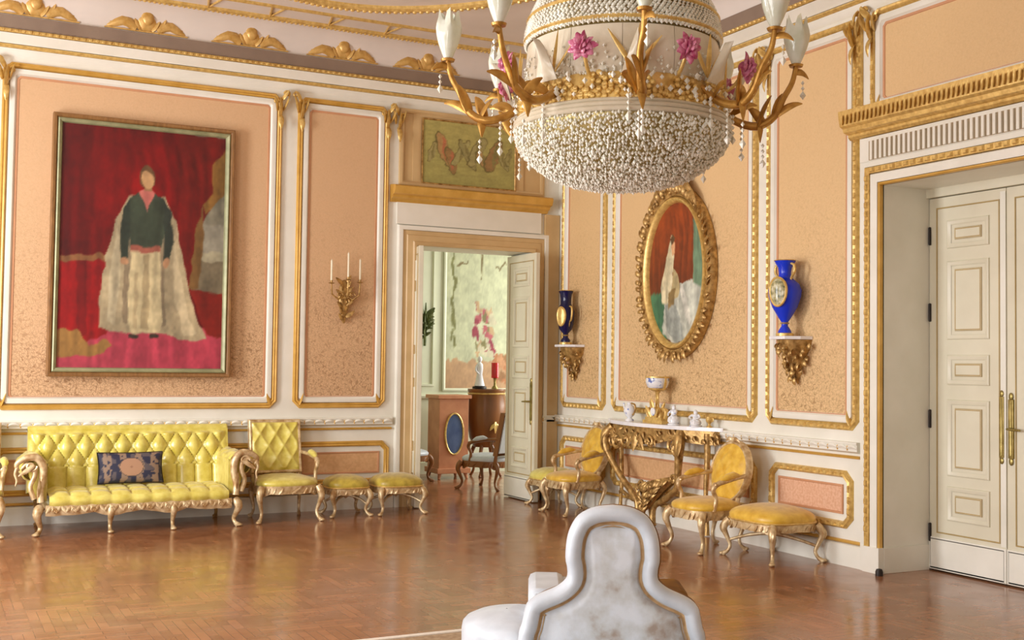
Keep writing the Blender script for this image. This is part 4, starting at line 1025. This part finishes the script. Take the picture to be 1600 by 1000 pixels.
def vase(name, label, y, z, mat, gold, H, prof, hand, med, x=BX-.155, handle_turn=0):
    t = thing(name, label, 'vase', (x, y, z), handle_turn, 'porcelain vases on brackets')
    m = MB(); m.lathe([(r, zz*H) for r, zz in prof], 28); m.build('body', M[mat], t, smooth=True)
    m = MB(); m.lathe([(0, 0), (.075, 0), (.075, .022), (.05, .03), (0, .032)], 20); m.build('gilded_foot', M['gilt'], t, smooth=40)
    m = MB(); m.lathe([(.03, .155*H), (.042, .165*H), (.03, .18*H)], 18); m.build('gilded_collar', M['gilt'], t, smooth=40)
    m = MB(); m.lathe([(prof[-2][0]+.002, H*.985), (prof[-2][0]+.008, H*.99), (prof[-2][0]+.002, H*1.0), (prof[-2][0]-.008, H)], 24); m.build('gilded_lip', M['gilt'], t, smooth=40)
    for s in (-1, 1):
        m = MB(); m.tube(*smoothp([(0, s*a, b*H) for a, b in hand], [.009, .012, .012, .010, .008][:len(hand)]), 8); m.leaf((0, s*hand[-1][0], hand[-1][1]*H), (0, s*(hand[-1][0]-.01), (hand[-1][1]-.1)*H), .018)
        m.build('handle', M['gilt'], t, smooth=True)
    return t
PB_ = [(r*1.07, z) for r, z in [(0, .03), (.055, .035), (.05, .07), (.026, .13), (.026, .18), (.055, .25), (.10, .38), (.128, .52), (.132, .60), (.115, .68), (.07, .745), (.05, .77), (.048, .83), (.055, .90), (.085, .985), (.08, .99), (0, .90)]]
v1 = vase('porcelain_vase', 'bright royal blue porcelain vase with gilded medallion on the wall bracket', 7.62, 1.862, 'blue', 1, .65, PB_, [(.075, .95), (.115, .92), (.12, .84), (.08, .76), (.075, .70)], 1)
# painted medallion set in the belly, facing the camera's left
def medallion(t, ang, H, rad, zc, rz_, ry_, mat):
    m = MB(); c, s_ = cos(ang), sin(ang); n = 28
    def P(k, a, h):
        da = k*ry_*cos(a)/rad; zz = zc+k*rz_*sin(a)*(1 if sin(a) > 0 else 1.25); 
        R = rad*(1-.55*((zz-zc)/.30)**2)+h; return (R*cos(ang+da), R*sin(ang+da), zz)
    m.grid(lambda u, v: P(max(v, .01)*.86, 2*pi*u, .006), n, 6, cu=True); m.build('medallion', M[mat], t, smooth=True)
    m = MB(); m.tube([P(.93, 2*pi*i/n, .004) for i in range(n)], .011, 6, closed=True); m.build('medallion_rim', M['gilt'], t, smooth=True)
medallion(v1, radians(202), .65, .137, .385, .115, .085, 'medallion')
PN = [(0, .03), (.05, .035), (.055, .08), (.03, .13), (.03, .2), (.075, .28), (.095, .42), (.10, .60), (.085, .68), (.062, .74), (.062, .84), (.07, .93), (.085, .985), (.08, .99), (0, .9)]
v2 = vase('porcelain_vase', 'dark cobalt porcelain vase with gilded handles on the bracket near the corner', 11.38, 1.822, 'navy', 1, .62, PN, [(.085, .70), (.13, .68), (.14, .58), (.12, .45), (.09, .42)], 1)
medallion(v2, radians(205), .62, .098, .33, .10, .06, 'gilt')

# ------------------------------------------------------------------ rug and white settee
t = thing('area_rug', 'fawn rug with ivory binding under the white settee', 'rug', (2.45, 4.55, 0))
m = MB(); m.box(-1.35, -1.66, .001, 1.35, 1.66, .012); m.build('pile', M['rug'], t)
m = MB(); m.band(rect(-1.37, -1.68, 1.37, 1.68), [(0, .001), (0, .018), (.045, .018), (.045, .001)], WZ); m.build('binding', M['rugedge'], t)

SETC = (2.80, 4.45, 0); SETR = radians(-28)
st = thing('conversation_settee', 'white damask conversation settee with bell shaped back standing on the rug', 'settee', (SETC[0], SETC[1], .019), SETR)
HB = [(.40, .30), (.392, .40), (.38, .44), (.37, .494), (.36, .53), (.335, .557), (.30, .578), (.24, .606), (.204, .634), (.19, .66), (.192, .70), (.199, .74), (.194, .82), (.178, .879), (.145, .933), (.09, .966), (.045, .977)]
HB = [(a*1.06, b-.019-.012*(b/.977)) for a, b in HB]
rp = [(p.x, p.y) for p in smoothp([(a, b, 0) for a, b in HB], [0]*len(HB), 3)[0]]
BELL = rp+[(0, .950)]+[(-a, b) for a, b in reversed(rp)]
HALF = BELL[:len(rp)+1]; DP = []
for i in range(len(HALF)-1):
    for j in range(4): DP.append((HALF[i][0]+(HALF[i+1][0]-HALF[i][0])*j/4, HALF[i][1]+(HALF[i+1][1]-HALF[i][1])*j/4))
def hw(z):
    best = 0
    for a, b in zip(HALF, HALF[1:]):
        if (a[1]-z)*(b[1]-z) <= 0 and abs(a[1]-b[1]) > 1e-6: best = a[0]+(b[0]-a[0])*(z-a[1])/(b[1]-a[1])
    return best
def inner(z, ins=.085):
    lo, hi = 0, .5
    for _ in range(22):
        x = (lo+hi)/2
        if x < hw(z) and min(hypot(x-a, z-b) for a, b in DP) > ins: lo = x
        else: hi = x
    return lo
FY = .10
def W3(s, z, h): return (s, -FY-h, z)
m = MB()
m.band(BELL, [(0, -.04), (.0, -.01), (.006, .024), (.022, .044), (.044, .046), (.060, .03), (.070, -.002)], W3, closed=False)
m.build('padded_border', M['settee_plain'], st, smooth=60)
m = MB(); m.band(BELL, [(.0695, -.002), (.078, -.016), (.088, -.012), (.094, .0)], W3, closed=False); m.build('groove_strip', M['tan_groove'], st, smooth=60)  # tan strip set into the groove inside the padded border
m = MB(); rows = 46; zs = [.29+(.950-.088-.29)*j/rows for j in range(rows+1)]
def pan(u, v):
    z = zs[int(round(v*rows))]; w = max(inner(z), .0005); s = -w+2*w*u; e = min(1, (1-abs(2*u-1))*3.2, (1-v)*5); return W3(s, z, -.012+.034*sqrt(max(0, e)))
m.grid(pan, 30, rows); m.build('back_panel', M['settee'], st, smooth=True)
m = MB(); m.prism([(a*.985+.012, b-.006) for a, b in BELL], W3, -.13, -.03); m.build('back_shell', M['velvet'], st, smooth=30, bevel=.012)
# low padded sides behind the tall back
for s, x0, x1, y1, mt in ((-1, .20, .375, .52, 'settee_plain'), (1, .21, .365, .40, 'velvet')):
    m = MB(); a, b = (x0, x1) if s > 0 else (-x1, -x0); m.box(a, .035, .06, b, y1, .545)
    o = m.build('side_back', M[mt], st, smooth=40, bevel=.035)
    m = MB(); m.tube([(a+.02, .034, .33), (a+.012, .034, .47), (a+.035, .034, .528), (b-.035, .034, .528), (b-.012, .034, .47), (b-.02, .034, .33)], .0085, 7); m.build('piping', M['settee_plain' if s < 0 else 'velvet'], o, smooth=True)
m = MB(); m.box(-.36, .40, .06, .355, .54, .52); m.build('rear_back', M['settee_plain'], st, smooth=40, bevel=.035)
def make_seat(ang, cx, cy, wd, dp, zt):
    R = Matrix.Rotation(ang, 3, 'Z'); B = Vector((cx, cy, 0))
    ol = [(-wd*.96, .02)]+[(wd*cos(pi+pi*i/32), -.04+dp*sin(pi+pi*i/32)) for i in range(33)]+[(wd*.96, .02)]
    c = (0, -dp*.4); n = len(ol)
    m = MB(); vs = []; prof = [(.96, zt-.22), (1., zt-.17), (1.0, zt-.09), (.975, zt-.06), (.90, zt-.042), (.70, zt-.022), (.35, zt-.006), (.02, zt)]
    for kx, z in prof:
        for x, y in ol: vs.append(B+R @ Vector((c[0]+(x-c[0])*kx, c[1]+(y-c[1])*kx, z)))
    m.add(vs, [(j*n+i, j*n+(i+1) % n, (j+1)*n+(i+1) % n, (j+1)*n+i) for j in range(len(prof)-1) for i in range(n)]+[tuple(range(n))[::-1]])
    m.build('seat_cushion', M['settee_plain'], st, smooth=True)
    m = MB(); vs = []
    for z, kk in ((zt-.215, .97), (.10, .965), (.002, .97)):
        for i, (x, y) in enumerate(ol): w = 1+(.008 if i % 2 else -.008)*(.21-z)*5; vs.append(B+R @ Vector((c[0]+(x-c[0])*kk*w, c[1]+(y-c[1])*kk*w, z)))
    m.add(vs, [(j*n+i, j*n+(i+1) % n, (j+1)*n+(i+1) % n, (j+1)*n+i) for j in range(2) for i in range(n)]); m.build('skirt', M['settee_plain'], st, smooth=True)
make_seat(0, 0, -FY-.05, .43, .46, .35)
make_seat(radians(-90), -.36, .24, .30, .29, .415)
make_seat(radians(180), 0, .53, .36, .42, .40)

# ------------------------------------------------------------------ chandelier
CX, CY = 3.33, 5.23
ch = thing('chandelier', 'huge crystal basket chandelier with gilded arms, pink flowers and tulip glass shades', 'chandelier', (CX, CY, 0), radians(-32.5))
# local -y faces the camera
bowl = [(.02, 2.505), (.14, 2.508), (.26, 2.53), (.38, 2.585), (.485, 2.675), (.55, 2.765), (.578, 2.85), (.585, 2.90), (.57, 2.925)]
bowl = [(r, 2.56+(z-2.505)*.76) for r, z in bowl]
m = MB(); m.lathe([(max(r-.02, .004), z+.012) for r, z in bowl], 48); m.build('bowl_frame', M['palebrass'], ch, smooth=True)
m = MB(); rn = random.Random(21)
bp = [(p.x, p.y) for p in smoothp([(r, z, 0) for r, z in bowl], [0]*len(bowl), 6)[0]]
dist = [0]
for i in range(1, len(bp)): dist.append(dist[-1]+hypot(bp[i][0]-bp[i-1][0], bp[i][1]-bp[i-1][1]))
def atd(d):
    for i in range(1, len(bp)):
        if dist[i] >= d:
            t = (d-dist[i-1])/max(1e-9, dist[i]-dist[i-1]); return (bp[i-1][0]+(bp[i][0]-bp[i-1][0])*t, bp[i-1][1]+(bp[i][1]-bp[i-1][1])*t)
    return bp[-1]
d = .02
while d < dist[-1]-.03:
    r, z = atd(d); n = max(5, int(2*pi*r/.0185))
    for i in range(n):
        a = 2*pi*(i+rn.uniform(-.3, .3))/n; s = rn.uniform(.0060, .0112); rr = r+rn.uniform(-.006, .006)
        m.octa((rr*cos(a), rr*sin(a), z+rn.uniform(-.008, .008)), (s, s*rn.uniform(.9, 1.5)))
    d += .0165
m.build('crystal_bowl', M['bead'], ch, kind='stuff')
m = MB()
for r, z, w in ((.588, 2.868, .014), (.585, 2.893, .013), (.572, 2.915, .011)):
    m.lathe([(r-.01, z-w), (r, z-w*.7), (r+.006, z), (r, z+w*.7), (r-.01, z+w)], 64)
m.build('bowl_rim', M['frost'], ch, smooth=40)
m = MB(); m.lathe([(.555, 2.912), (.552, 2.95), (.545, 2.99), (.53, 3.03), (.52, 3.065), (.505, 3.075)], 64); m.build('collar', M['gilt'], ch, smooth=40)
m = MB()
for i in range(112):
    a = 2*pi*i/112; z = 2.985+.052*rn.uniform(-1, 1); r = .553
    for k in range(5):
        b = 2*pi*k/5; m.ell((r*cos(a)-.028*cos(b)*sin(a), r*sin(a)+.028*cos(b)*cos(a), z+.024*sin(b)), (.018, .018, .016), 6, 4)
m.build('flower_garland', M['gilt'], ch, smooth=True)
m = MB()
for i in range(190):
    a = 2*pi*rn.random(); s = rn.uniform(.008, .015); m.octa((.583*cos(a), .583*sin(a), rn.uniform(2.92, 3.06)), (s, s*1.2))
m.build('collar_crystals', M['bead'], ch, kind='stuff')
# frosted panes standing round the basket
for k in range(12):
    a0 = 2*pi*(k+.004)/12; a1 = 2*pi*(k+.996)/12; m = MB()
    m.lathe([(.515, 3.06), (.523, 3.14), (.525, 3.22), (.518, 3.31), (.508, 3.315), (.512, 3.22), (.505, 3.06), (.515, 3.06)], 6, a0=a0, a1=a1)
    m.build('glass_pane', M['frost'], ch, smooth=40)
m = MB(); m.lathe([(.49, 3.05), (.50, 3.2), (.49, 3.33), (.40, 3.6), (.24, 3.9)], 40); m.build('basket_frame', M['palebrass'], ch, smooth=True)
m = MB()
prof = [(.525, 3.325), (.53, 3.36), (.52, 3.42), (.495, 3.50), (.455, 3.58), (.40, 3.68), (.34, 3.78), (.28, 3.88)]
for j in range(34):
    t = j/33*(len(prof)-1); i = min(int(t), len(prof)-2); q = t-i; r = prof[i][0]+(prof[i+1][0]-prof[i][0])*q; z = prof[i][1]+(prof[i+1][1]-prof[i][1])*q
    n = int(2*pi*r/.027)
    for i in range(n):
        a = 2*pi*(i+(j % 2)*.5+rn.uniform(-.12, .12))/n; s = rn.uniform(.010, .014); m.octa((r*cos(a), r*sin(a), z), (s, s))
for i in range(500):
    a = 2*pi*rn.random(); z = 3.06+.16*rn.random()**2; s = rn.uniform(.006, .012); m.octa((.53*cos(a), .53*sin(a), z), (s, s))
m.build('crystal_basket', M['bead'], ch, kind='stuff')
m = MB()
for z, r in ((3.345, .528), (3.46, .512), (3.60, .448)): m.lathe([(r+.006, z-.01), (r+.014, z), (r+.006, z+.01), (r-.004, z)], 64)
m.build('basket_hoop', M['gilt'], ch, smooth=True)
m = MB(); m.tube([(0, 0, 3.8), (0, 0, CEIL-.02)], .025, 10); m.lathe([(.27, 3.86), (.28, 3.9), (.2, 3.98), (.06, 4.05), (.04, 4.2)], 24); m.lathe([(.03, CEIL-.18), (.1, CEIL-.12), (.16, CEIL-.03), (.17, CEIL-.003)], 24); m.build('hanging_rod', M['gilt'], ch, smooth=True)
# gilded V shaped blades in front of the panes
for k in range(8):
    a = radians(6+45*k)-pi/2; m = MB(); ca, sa = cos(a), sin(a)
    def Q(s, z, r): return (r*ca-s*sa, r*sa+s*ca, z)
    m.leaf(Q(0, 3.07, .56), Q(-.13, 3.27, .545), .016, (0, 0, 0)); m.leaf(Q(0, 3.07, .56), Q(.03, 3.30, .555), .016); m.leaf(Q(0, 3.07, .56), Q(.14, 3.24, .545), .013)
    m.build('gilded_blade', M['gilt'], ch, smooth=True)
def tulip(mb, c, r, h, seed):
    rn = random.Random(seed); n = 20
    def f(u, v):
        a = 2*pi*u; rr = r*(.35+.75*sin(min(1, v*1.15)*pi*.62))*(1-.25*max(0, v-.7)/.3)*(1+.16*cos(5*a)*v); hh = h*v*(1+(.16*cos(5*a+.5) if v > .9 else .05*v*cos(5*a)))
        return (c[0]+rr*cos(a), c[1]+rr*sin(a), c[2]+hh)
    mb.grid(f, n, 9, cu=True)
    mb.grid(lambda u, v: tuple((Vector(f(u, v))-Vector(c))*.9+Vector((c[0], c[1], c[2]+.006))), n, 9, cu=True)
for k in range(8):
    an = radians(6+45*k)-pi/2; ca, sa = cos(an), sin(an)
    def Q(r, s, z): return (r*ca-s*sa, r*sa+s*ca, z)
    m = MB()
    P = [(.52, 0, 3.02), (.62, .02, 2.94), (.74, .02, 2.91), (.83, 0, 2.96), (.88, -.01, 3.06), (.93, 0, 3.15), (.95, 0, 3.24)]
    m.tube(*smoothp([Q(*p) for p in P], [.024, .022, .024, .021, .017, .015, .013]), 9)
    for p0, p1, w in (((.74, 0, 2.90), (.80, -.07, 3.06), .035), ((.78, 0, 2.9), (.70, .06, 3.02), .03), ((.82, 0, 2.94), (.90, .05, 3.10), .035), ((.84, 0, 2.96), (.97, -.06, 3.02), .028), ((.76, .01, 2.92), (.76, .02, 2.82), .03), ((.60, 0, 2.97), (.72, -.08, 3.0), .034), ((.94, 0, 3.2), (1.03, .04, 3.18), .022)):
        m.leaf(Q(*p0), Q(*p1), w, (0, 0, .02))
    m.lathe([(.0, 0), (.035, .0), (.04, .012), (.02, .02), (.0, .022)], 12, Q(.95, 0, 3.235))
    arm = m.build('arm', M['bronze'], ch, smooth=True)
    m = MB(); tulip(m, Q(.95, 0, 3.25), .062, .235, k); m.build('tulip_shade', M['tulip'], arm, smooth=True)
    for r, s, z, L in ((.77, 0, 2.80, 3), (.66, .03, 2.90, 5), (.99, .01, 3.15, 2), (.60, -.03, 2.95, 4)):
        m = MB()
        for i in range(L): m.octa(Q(r, s, z-.030*i), (.010, .014))
        m.octa(Q(r, s, z-.030*L-.008), (.017, .026)); m.build('crystal_drop', M['bead'], arm)
    m = MB(); m.grid(lambda u, v: Q(.60+.06*v+.05*sin(pi*u)*v, -.07+.07*v+.14*u*(1-v)**.8, 3.03+.20*v), 8, 6); m.grid(lambda u, v: Q(.606+.06*v+.05*sin(pi*u)*v, -.07+.07*v+.14*u*(1-v)**.8, 3.03+.20*v), 8, 6)
    m.build('glass_leaf', M['frost'], arm, smooth=True)
for k in range(8):
    an = radians(6+45*k+22.5)-pi/2; ca, sa = cos(an), sin(an); m = MB(); r0, z0 = .66, 3.16
    R = Matrix(((ca, -sa, 0), (sa, ca, 0), (0, 0, 1)))
    for ring, nn, rad, L in ((0, 9, .016, .074), (1, 7, .008, .052), (2, 5, .002, .03)):
        for i in range(nn):
            b = 2*pi*i/nn+ring*.5+rn.uniform(-.15, .15); L_ = L*rn.uniform(.85, 1.15)
            p0 = R @ Vector((r0+.012*ring, rad*cos(b), rad*sin(b))); p1 = R @ Vector((r0+.016+.02*ring, L_*cos(b), L_*sin(b)))
            m.leaf((p0.x, p0.y, p0.z+z0), (p1.x, p1.y, p1.z+z0), .029-.004*ring, tuple(R @ Vector((.012, 0, 0))), n=8)
    m.ell((r0*ca, r0*sa, z0), (.03, .03, .035), 10, 8)
    f = m.build('glass_flower', M['pinkglass'], ch, smooth=True)
    m = MB(); m.tube(*smoothp([(.53*ca, .53*sa, 3.03), (.60*ca, .60*sa, 3.06), (.65*ca, .65*sa, 3.12)], [.012, .01, .01]), 8); m.build('flower_stem', M['gilt'], f, smooth=True)

# ------------------------------------------------------------------ room beyond the far doorway
RB = 15.2
m = MB(); m.box(3.2, RB, 0, 10.4, RB+.2, 4.2); wb = struct(m.build('wall_far_room', M['mint']))
m = MB(); m.box(9.6, AY+.5, 0, 9.8, RB, 4.2); struct(m.build('wall_far_room_right', M['mint']))
m = MB(); m.box(3.2, AY+.5, 0, 3.4, RB, 4.2); struct(m.build('wall_far_room_left', M['mint']))
m = MB(); m.box(3.2, AY+.5, 4.1, 9.8, RB, 4.2); struct(m.build('ceiling_far_room', M['plaster']))
WR = lambda s, z, h: (s, RB-h, z)
m = MB(); m.band(rect(6.16, 1.25, 6.52, 3.6), [(0, 0), (.004, .02), (.03, .024), (.04, 0)], WR); m.band(rect(5.5, 1.25, 6.06, 3.6), [(0, 0), (.004, .02), (.03, .024), (.04, 0)], WR)
m.band([(5.2, 1.08), (9.4, 1.08)], [(0, 0), (0, .04), (.03, .05), (.06, .03), (.06, 0)], WR, closed=False); m.band([(5.2, .0), (9.4, .0)], [(0, 0), (0, .03), (.16, .03), (.17, 0)], WR, closed=False)
struct(m.build('trim_26', M['mint'], smooth=30))
def tbg(u, v): return (190, 194, 160) if v > .16 else (186, 150, 112)
TL = []
rn = random.Random(2)
for i in range(26):
    x = .08+.05*rn.random(); y = .22+.6*i/26; TL.append(([(x-.014, y), (x+.02, y+.02), (x+.012, y+.05), (x-.02, y+.035)], (122, 122, 74)))
for a, b in (((.2, .78), (.5, 1.)), ((.5, 1.), (.8, .8)), ((.5, .95), (.5, .62)), ((.3, .9), (.5, .8)), ((.7, .9), (.5, .8)), ((.14, .7), (.30, .72)), ((.86, .72), (.70, .7))):
    d = hypot(b[0]-a[0], b[1]-a[1]); nx, ny = -(b[1]-a[1])/d*.011, (b[0]-a[0])/d*.008
    TL.append(([(a[0]+nx, a[1]+ny), (b[0]+nx, b[1]+ny), (b[0]-nx, b[1]-ny), (a[0]-nx, a[1]-ny)], (118, 104, 66)))
for i in range(34):
    x = .42+.26*rn.random(); y = .20+.28*rn.random(); s = .03+.03*rn.random()
    TL.append(([(x+s*cos(2*pi*k/6)*1.0, y+s*.5*sin(2*pi*k/6)) for k in range(6)], rn.choice(((150, 60, 74), (196, 190, 160), (126, 120, 76), (176, 92, 98), (190, 160, 120)))))
for i in range(18):
    x = .72+.26*rn.random(); y = .05+.15*rn.random(); s = .05
    TL.append(([(x+s*cos(2*pi*k/6), y+s*.5*sin(2*pi*k/6)) for k in range(6)], rn.choice(((176, 118, 76), (190, 140, 100), (150, 110, 70)))))
t = thing('wall_hanging', 'pale green painted hanging with flower urn on the wall beyond the doorway', 'wall hanging', (7.25, RB-.008, 1.22))
W = lambda s, z, h: (s, -h, z)
canvas(W, .012, lambda u, v: painted(u, v, tbg, TL, .02, .12, fold=.02), 60, 130, 'cloth', t, -.56, 0, .56, 2.55, mat='paintmatt')
m = MB(); m.band(rect(-.60, -.04, .60, 2.59), [(0, 0), (0, .02), (.02, .026), (.045, .014), (.045, 0)], W); m.build('frame', M['mint'], t, smooth=30)
t = thing('wall_sconce', 'green leafy metal wall sconce in the room beyond the doorway', 'sconce', (6.36, RB-.03, 1.95))
m = MB()
for i in range(40):
    a = rn.uniform(0, 2*pi); z = rn.uniform(0, .34); m.leaf((0, 0, z), (.14*cos(a), -.02-.08*abs(sin(a)), z+rn.uniform(-.02, .16)), rn.uniform(.02, .035))
m.tube([(0, 0, -.12), (0, -.02, .2), (0, -.02, .5)], [.02, .03, .008], 8); m.build('foliage', M['leafgreen'], t, smooth=True)
t = thing('display_cabinet', 'apricot lacquered cabinet with slate blue oval inlay beyond the doorway', 'cabinet', (6.47, 14.55, 0))
m = MB(); m.box(-.22, -.2, .14, .22, .2, 1.10); m.box(-.25, -.23, 1.10, .25, .23, 1.15); m.box(-.25, -.23, .08, .25, .23, .15)
for sx in (-1, 1):
    for sy in (-1, 1): m.tube([(sx*.19, sy*.17, .09), (sx*.21, sy*.19, .0)], [.03, .02], 8)
m.build('body', M['orange'], t, bevel=.006)
m = MB(); m.lathe([(0, 0), (.2, 0), (.2, .012), (0, .014)], 28, sx=.62); o = m.build('oval_inlay', M['bluegrey'], t, smooth=40); o.location = (0, -.2, .62); o.rotation_euler = (radians(90), 0, 0); o.scale = (1, 1.35, 1)
m = MB(); m.tube([(.135*cos(2*pi*i/28), -.215, .62+.28*sin(2*pi*i/28)) for i in range(28)], .014, 6, closed=True); m.build('inlay_rim', M['gilt'], t, smooth=True)
t = thing('round_commode', 'honey walnut barrel shaped commode standing beyond the doorway', 'cabinet', (7.06, 14.55, 0))
m = MB(); m.lathe([(0, .42), (.18, .42), (.24, .55), (.28, .80), (.285, 1.0), (.26, 1.18), (.27, 1.20), (.27, 1.23), (0, 1.235)], 28); m.build('body', M['walnut'], t, smooth=40)
m = MB(); m.lathe([(.262, 1.15), (.275, 1.165), (.262, 1.18)], 28); m.build('gilded_band', M['gilt'], t, smooth=True)
m = MB(); m.leaf((0, -.29, .78), (0, -.29, .62), .05); m.leaf((-.02, -.29, .75), (-.08, -.28, .66), .03); m.leaf((.02, -.29, .75), (.08, -.28, .66), .03); m.build('mount', M['gilt'], t, smooth=True)
for a in (.8, 2.35, 3.9, 5.5):
    m = MB(); m.tube(*smoothp([(.17*cos(a), .17*sin(a), .44), (.22*cos(a), .22*sin(a), .3), (.18*cos(a), .18*sin(a), .12), (.23*cos(a), .23*sin(a), .006)], [.03, .026, .018, .022]), 8); m.build('leg', M['walnut'], t, smooth=True)
t = thing('marble_statuette', 'white statuette on a dark base beside the scarlet glass, beyond the doorway', 'statuette', (6.92, 14.5, 1.236))
m = MB(); m.lathe([(0, 0), (.10, 0), (.10, .03), (.06, .04), (0, .042)], 18); m.build('base', M['iron'], t, smooth=40)
m = MB(); m.lathe([(0, .04), (.075, .04), (.06, .1), (.04, .2), (.05, .28), (.045, .34), (.02, .37), (0, .37)], 14); m.ell((0, 0, .41), (.032, .034, .045), 10, 8)
m.tube(*smoothp([(-.04, 0, .33), (-.07, -.02, .26), (-.03, -.05, .2)], [.016, .014, .01]), 7); m.build('figure', M['marble'], t, smooth=True)
t = thing('oil_lamp', 'scarlet glass cylinder lamp on the walnut commode beyond the doorway', 'lamp', (7.14, 14.46, 1.236))
m = MB(); m.lathe([(0, 0), (.05, 0), (.04, .02), (.018, .05), (.018, .13), (.03, .15), (0, .15)], 16); m.build('stem', M['brass'], t, smooth=True)
m = MB(); m.lathe([(0, .15), (.05, .15), (.052, .16), (.052, .36), (.05, .365), (0, .365)], 18); m.build('glass_cylinder', M['red'], t, smooth=40)
c = make_chair('armchair', 'walnut armchair with pale back standing beyond the doorway', (6.42, 13.15, 0), radians(-150), 'square', 'settee_plain', gilt='walnut', w=.56)
c = make_chair('side_chair', 'walnut chair half hidden behind the left door leaf beyond the doorway', (5.72, 14.3, 0), radians(30), 'square', 'settee_plain', gilt='walnut', w=.5, arms=())

# ------------------------------------------------------------------ light
def area(name, loc, rot, sx, sy, power, col):
    d = bpy.data.lights.new(name, 'AREA'); d.shape = 'RECTANGLE'; d.size = sx; d.size_y = sy; d.energy = power; d.color = col
    o = bpy.data.objects.new(name, d); COL.objects.link(o); o.location = loc; o.rotation_euler = rot; return o
day = (.98, .98, 1.)
for i, ((a, b), p) in enumerate(zip(wins, (430, 180, 165))):
    area('window_daylight', (X0+.03, (a+b)/2, 2.2), (0, radians(-90), 0), 3.3, b-a-.1, p, day)
area('far_room_daylight', (9.5, 13.7, 2.2), (0, radians(90), 0), 2.4, 1.6, 165, (1., 1., .96))
w = bpy.data.worlds.new('world'); S.world = w; w.use_nodes = True
w.node_tree.nodes['Background'].inputs['Color'].default_value = (.9, .95, 1, 1); w.node_tree.nodes['Background'].inputs['Strength'].default_value = .6
S.view_settings.view_transform = 'Standard'; S.view_settings.look = 'None'; S.view_settings.exposure = -.16; S.view_settings.gamma = 1; S.view_settings.use_curve_mapping = False
S.cycles.use_denoising = True
S.cycles.max_bounces = 8; S.cycles.diffuse_bounces = 5; S.cycles.sample_clamp_indirect = 6.
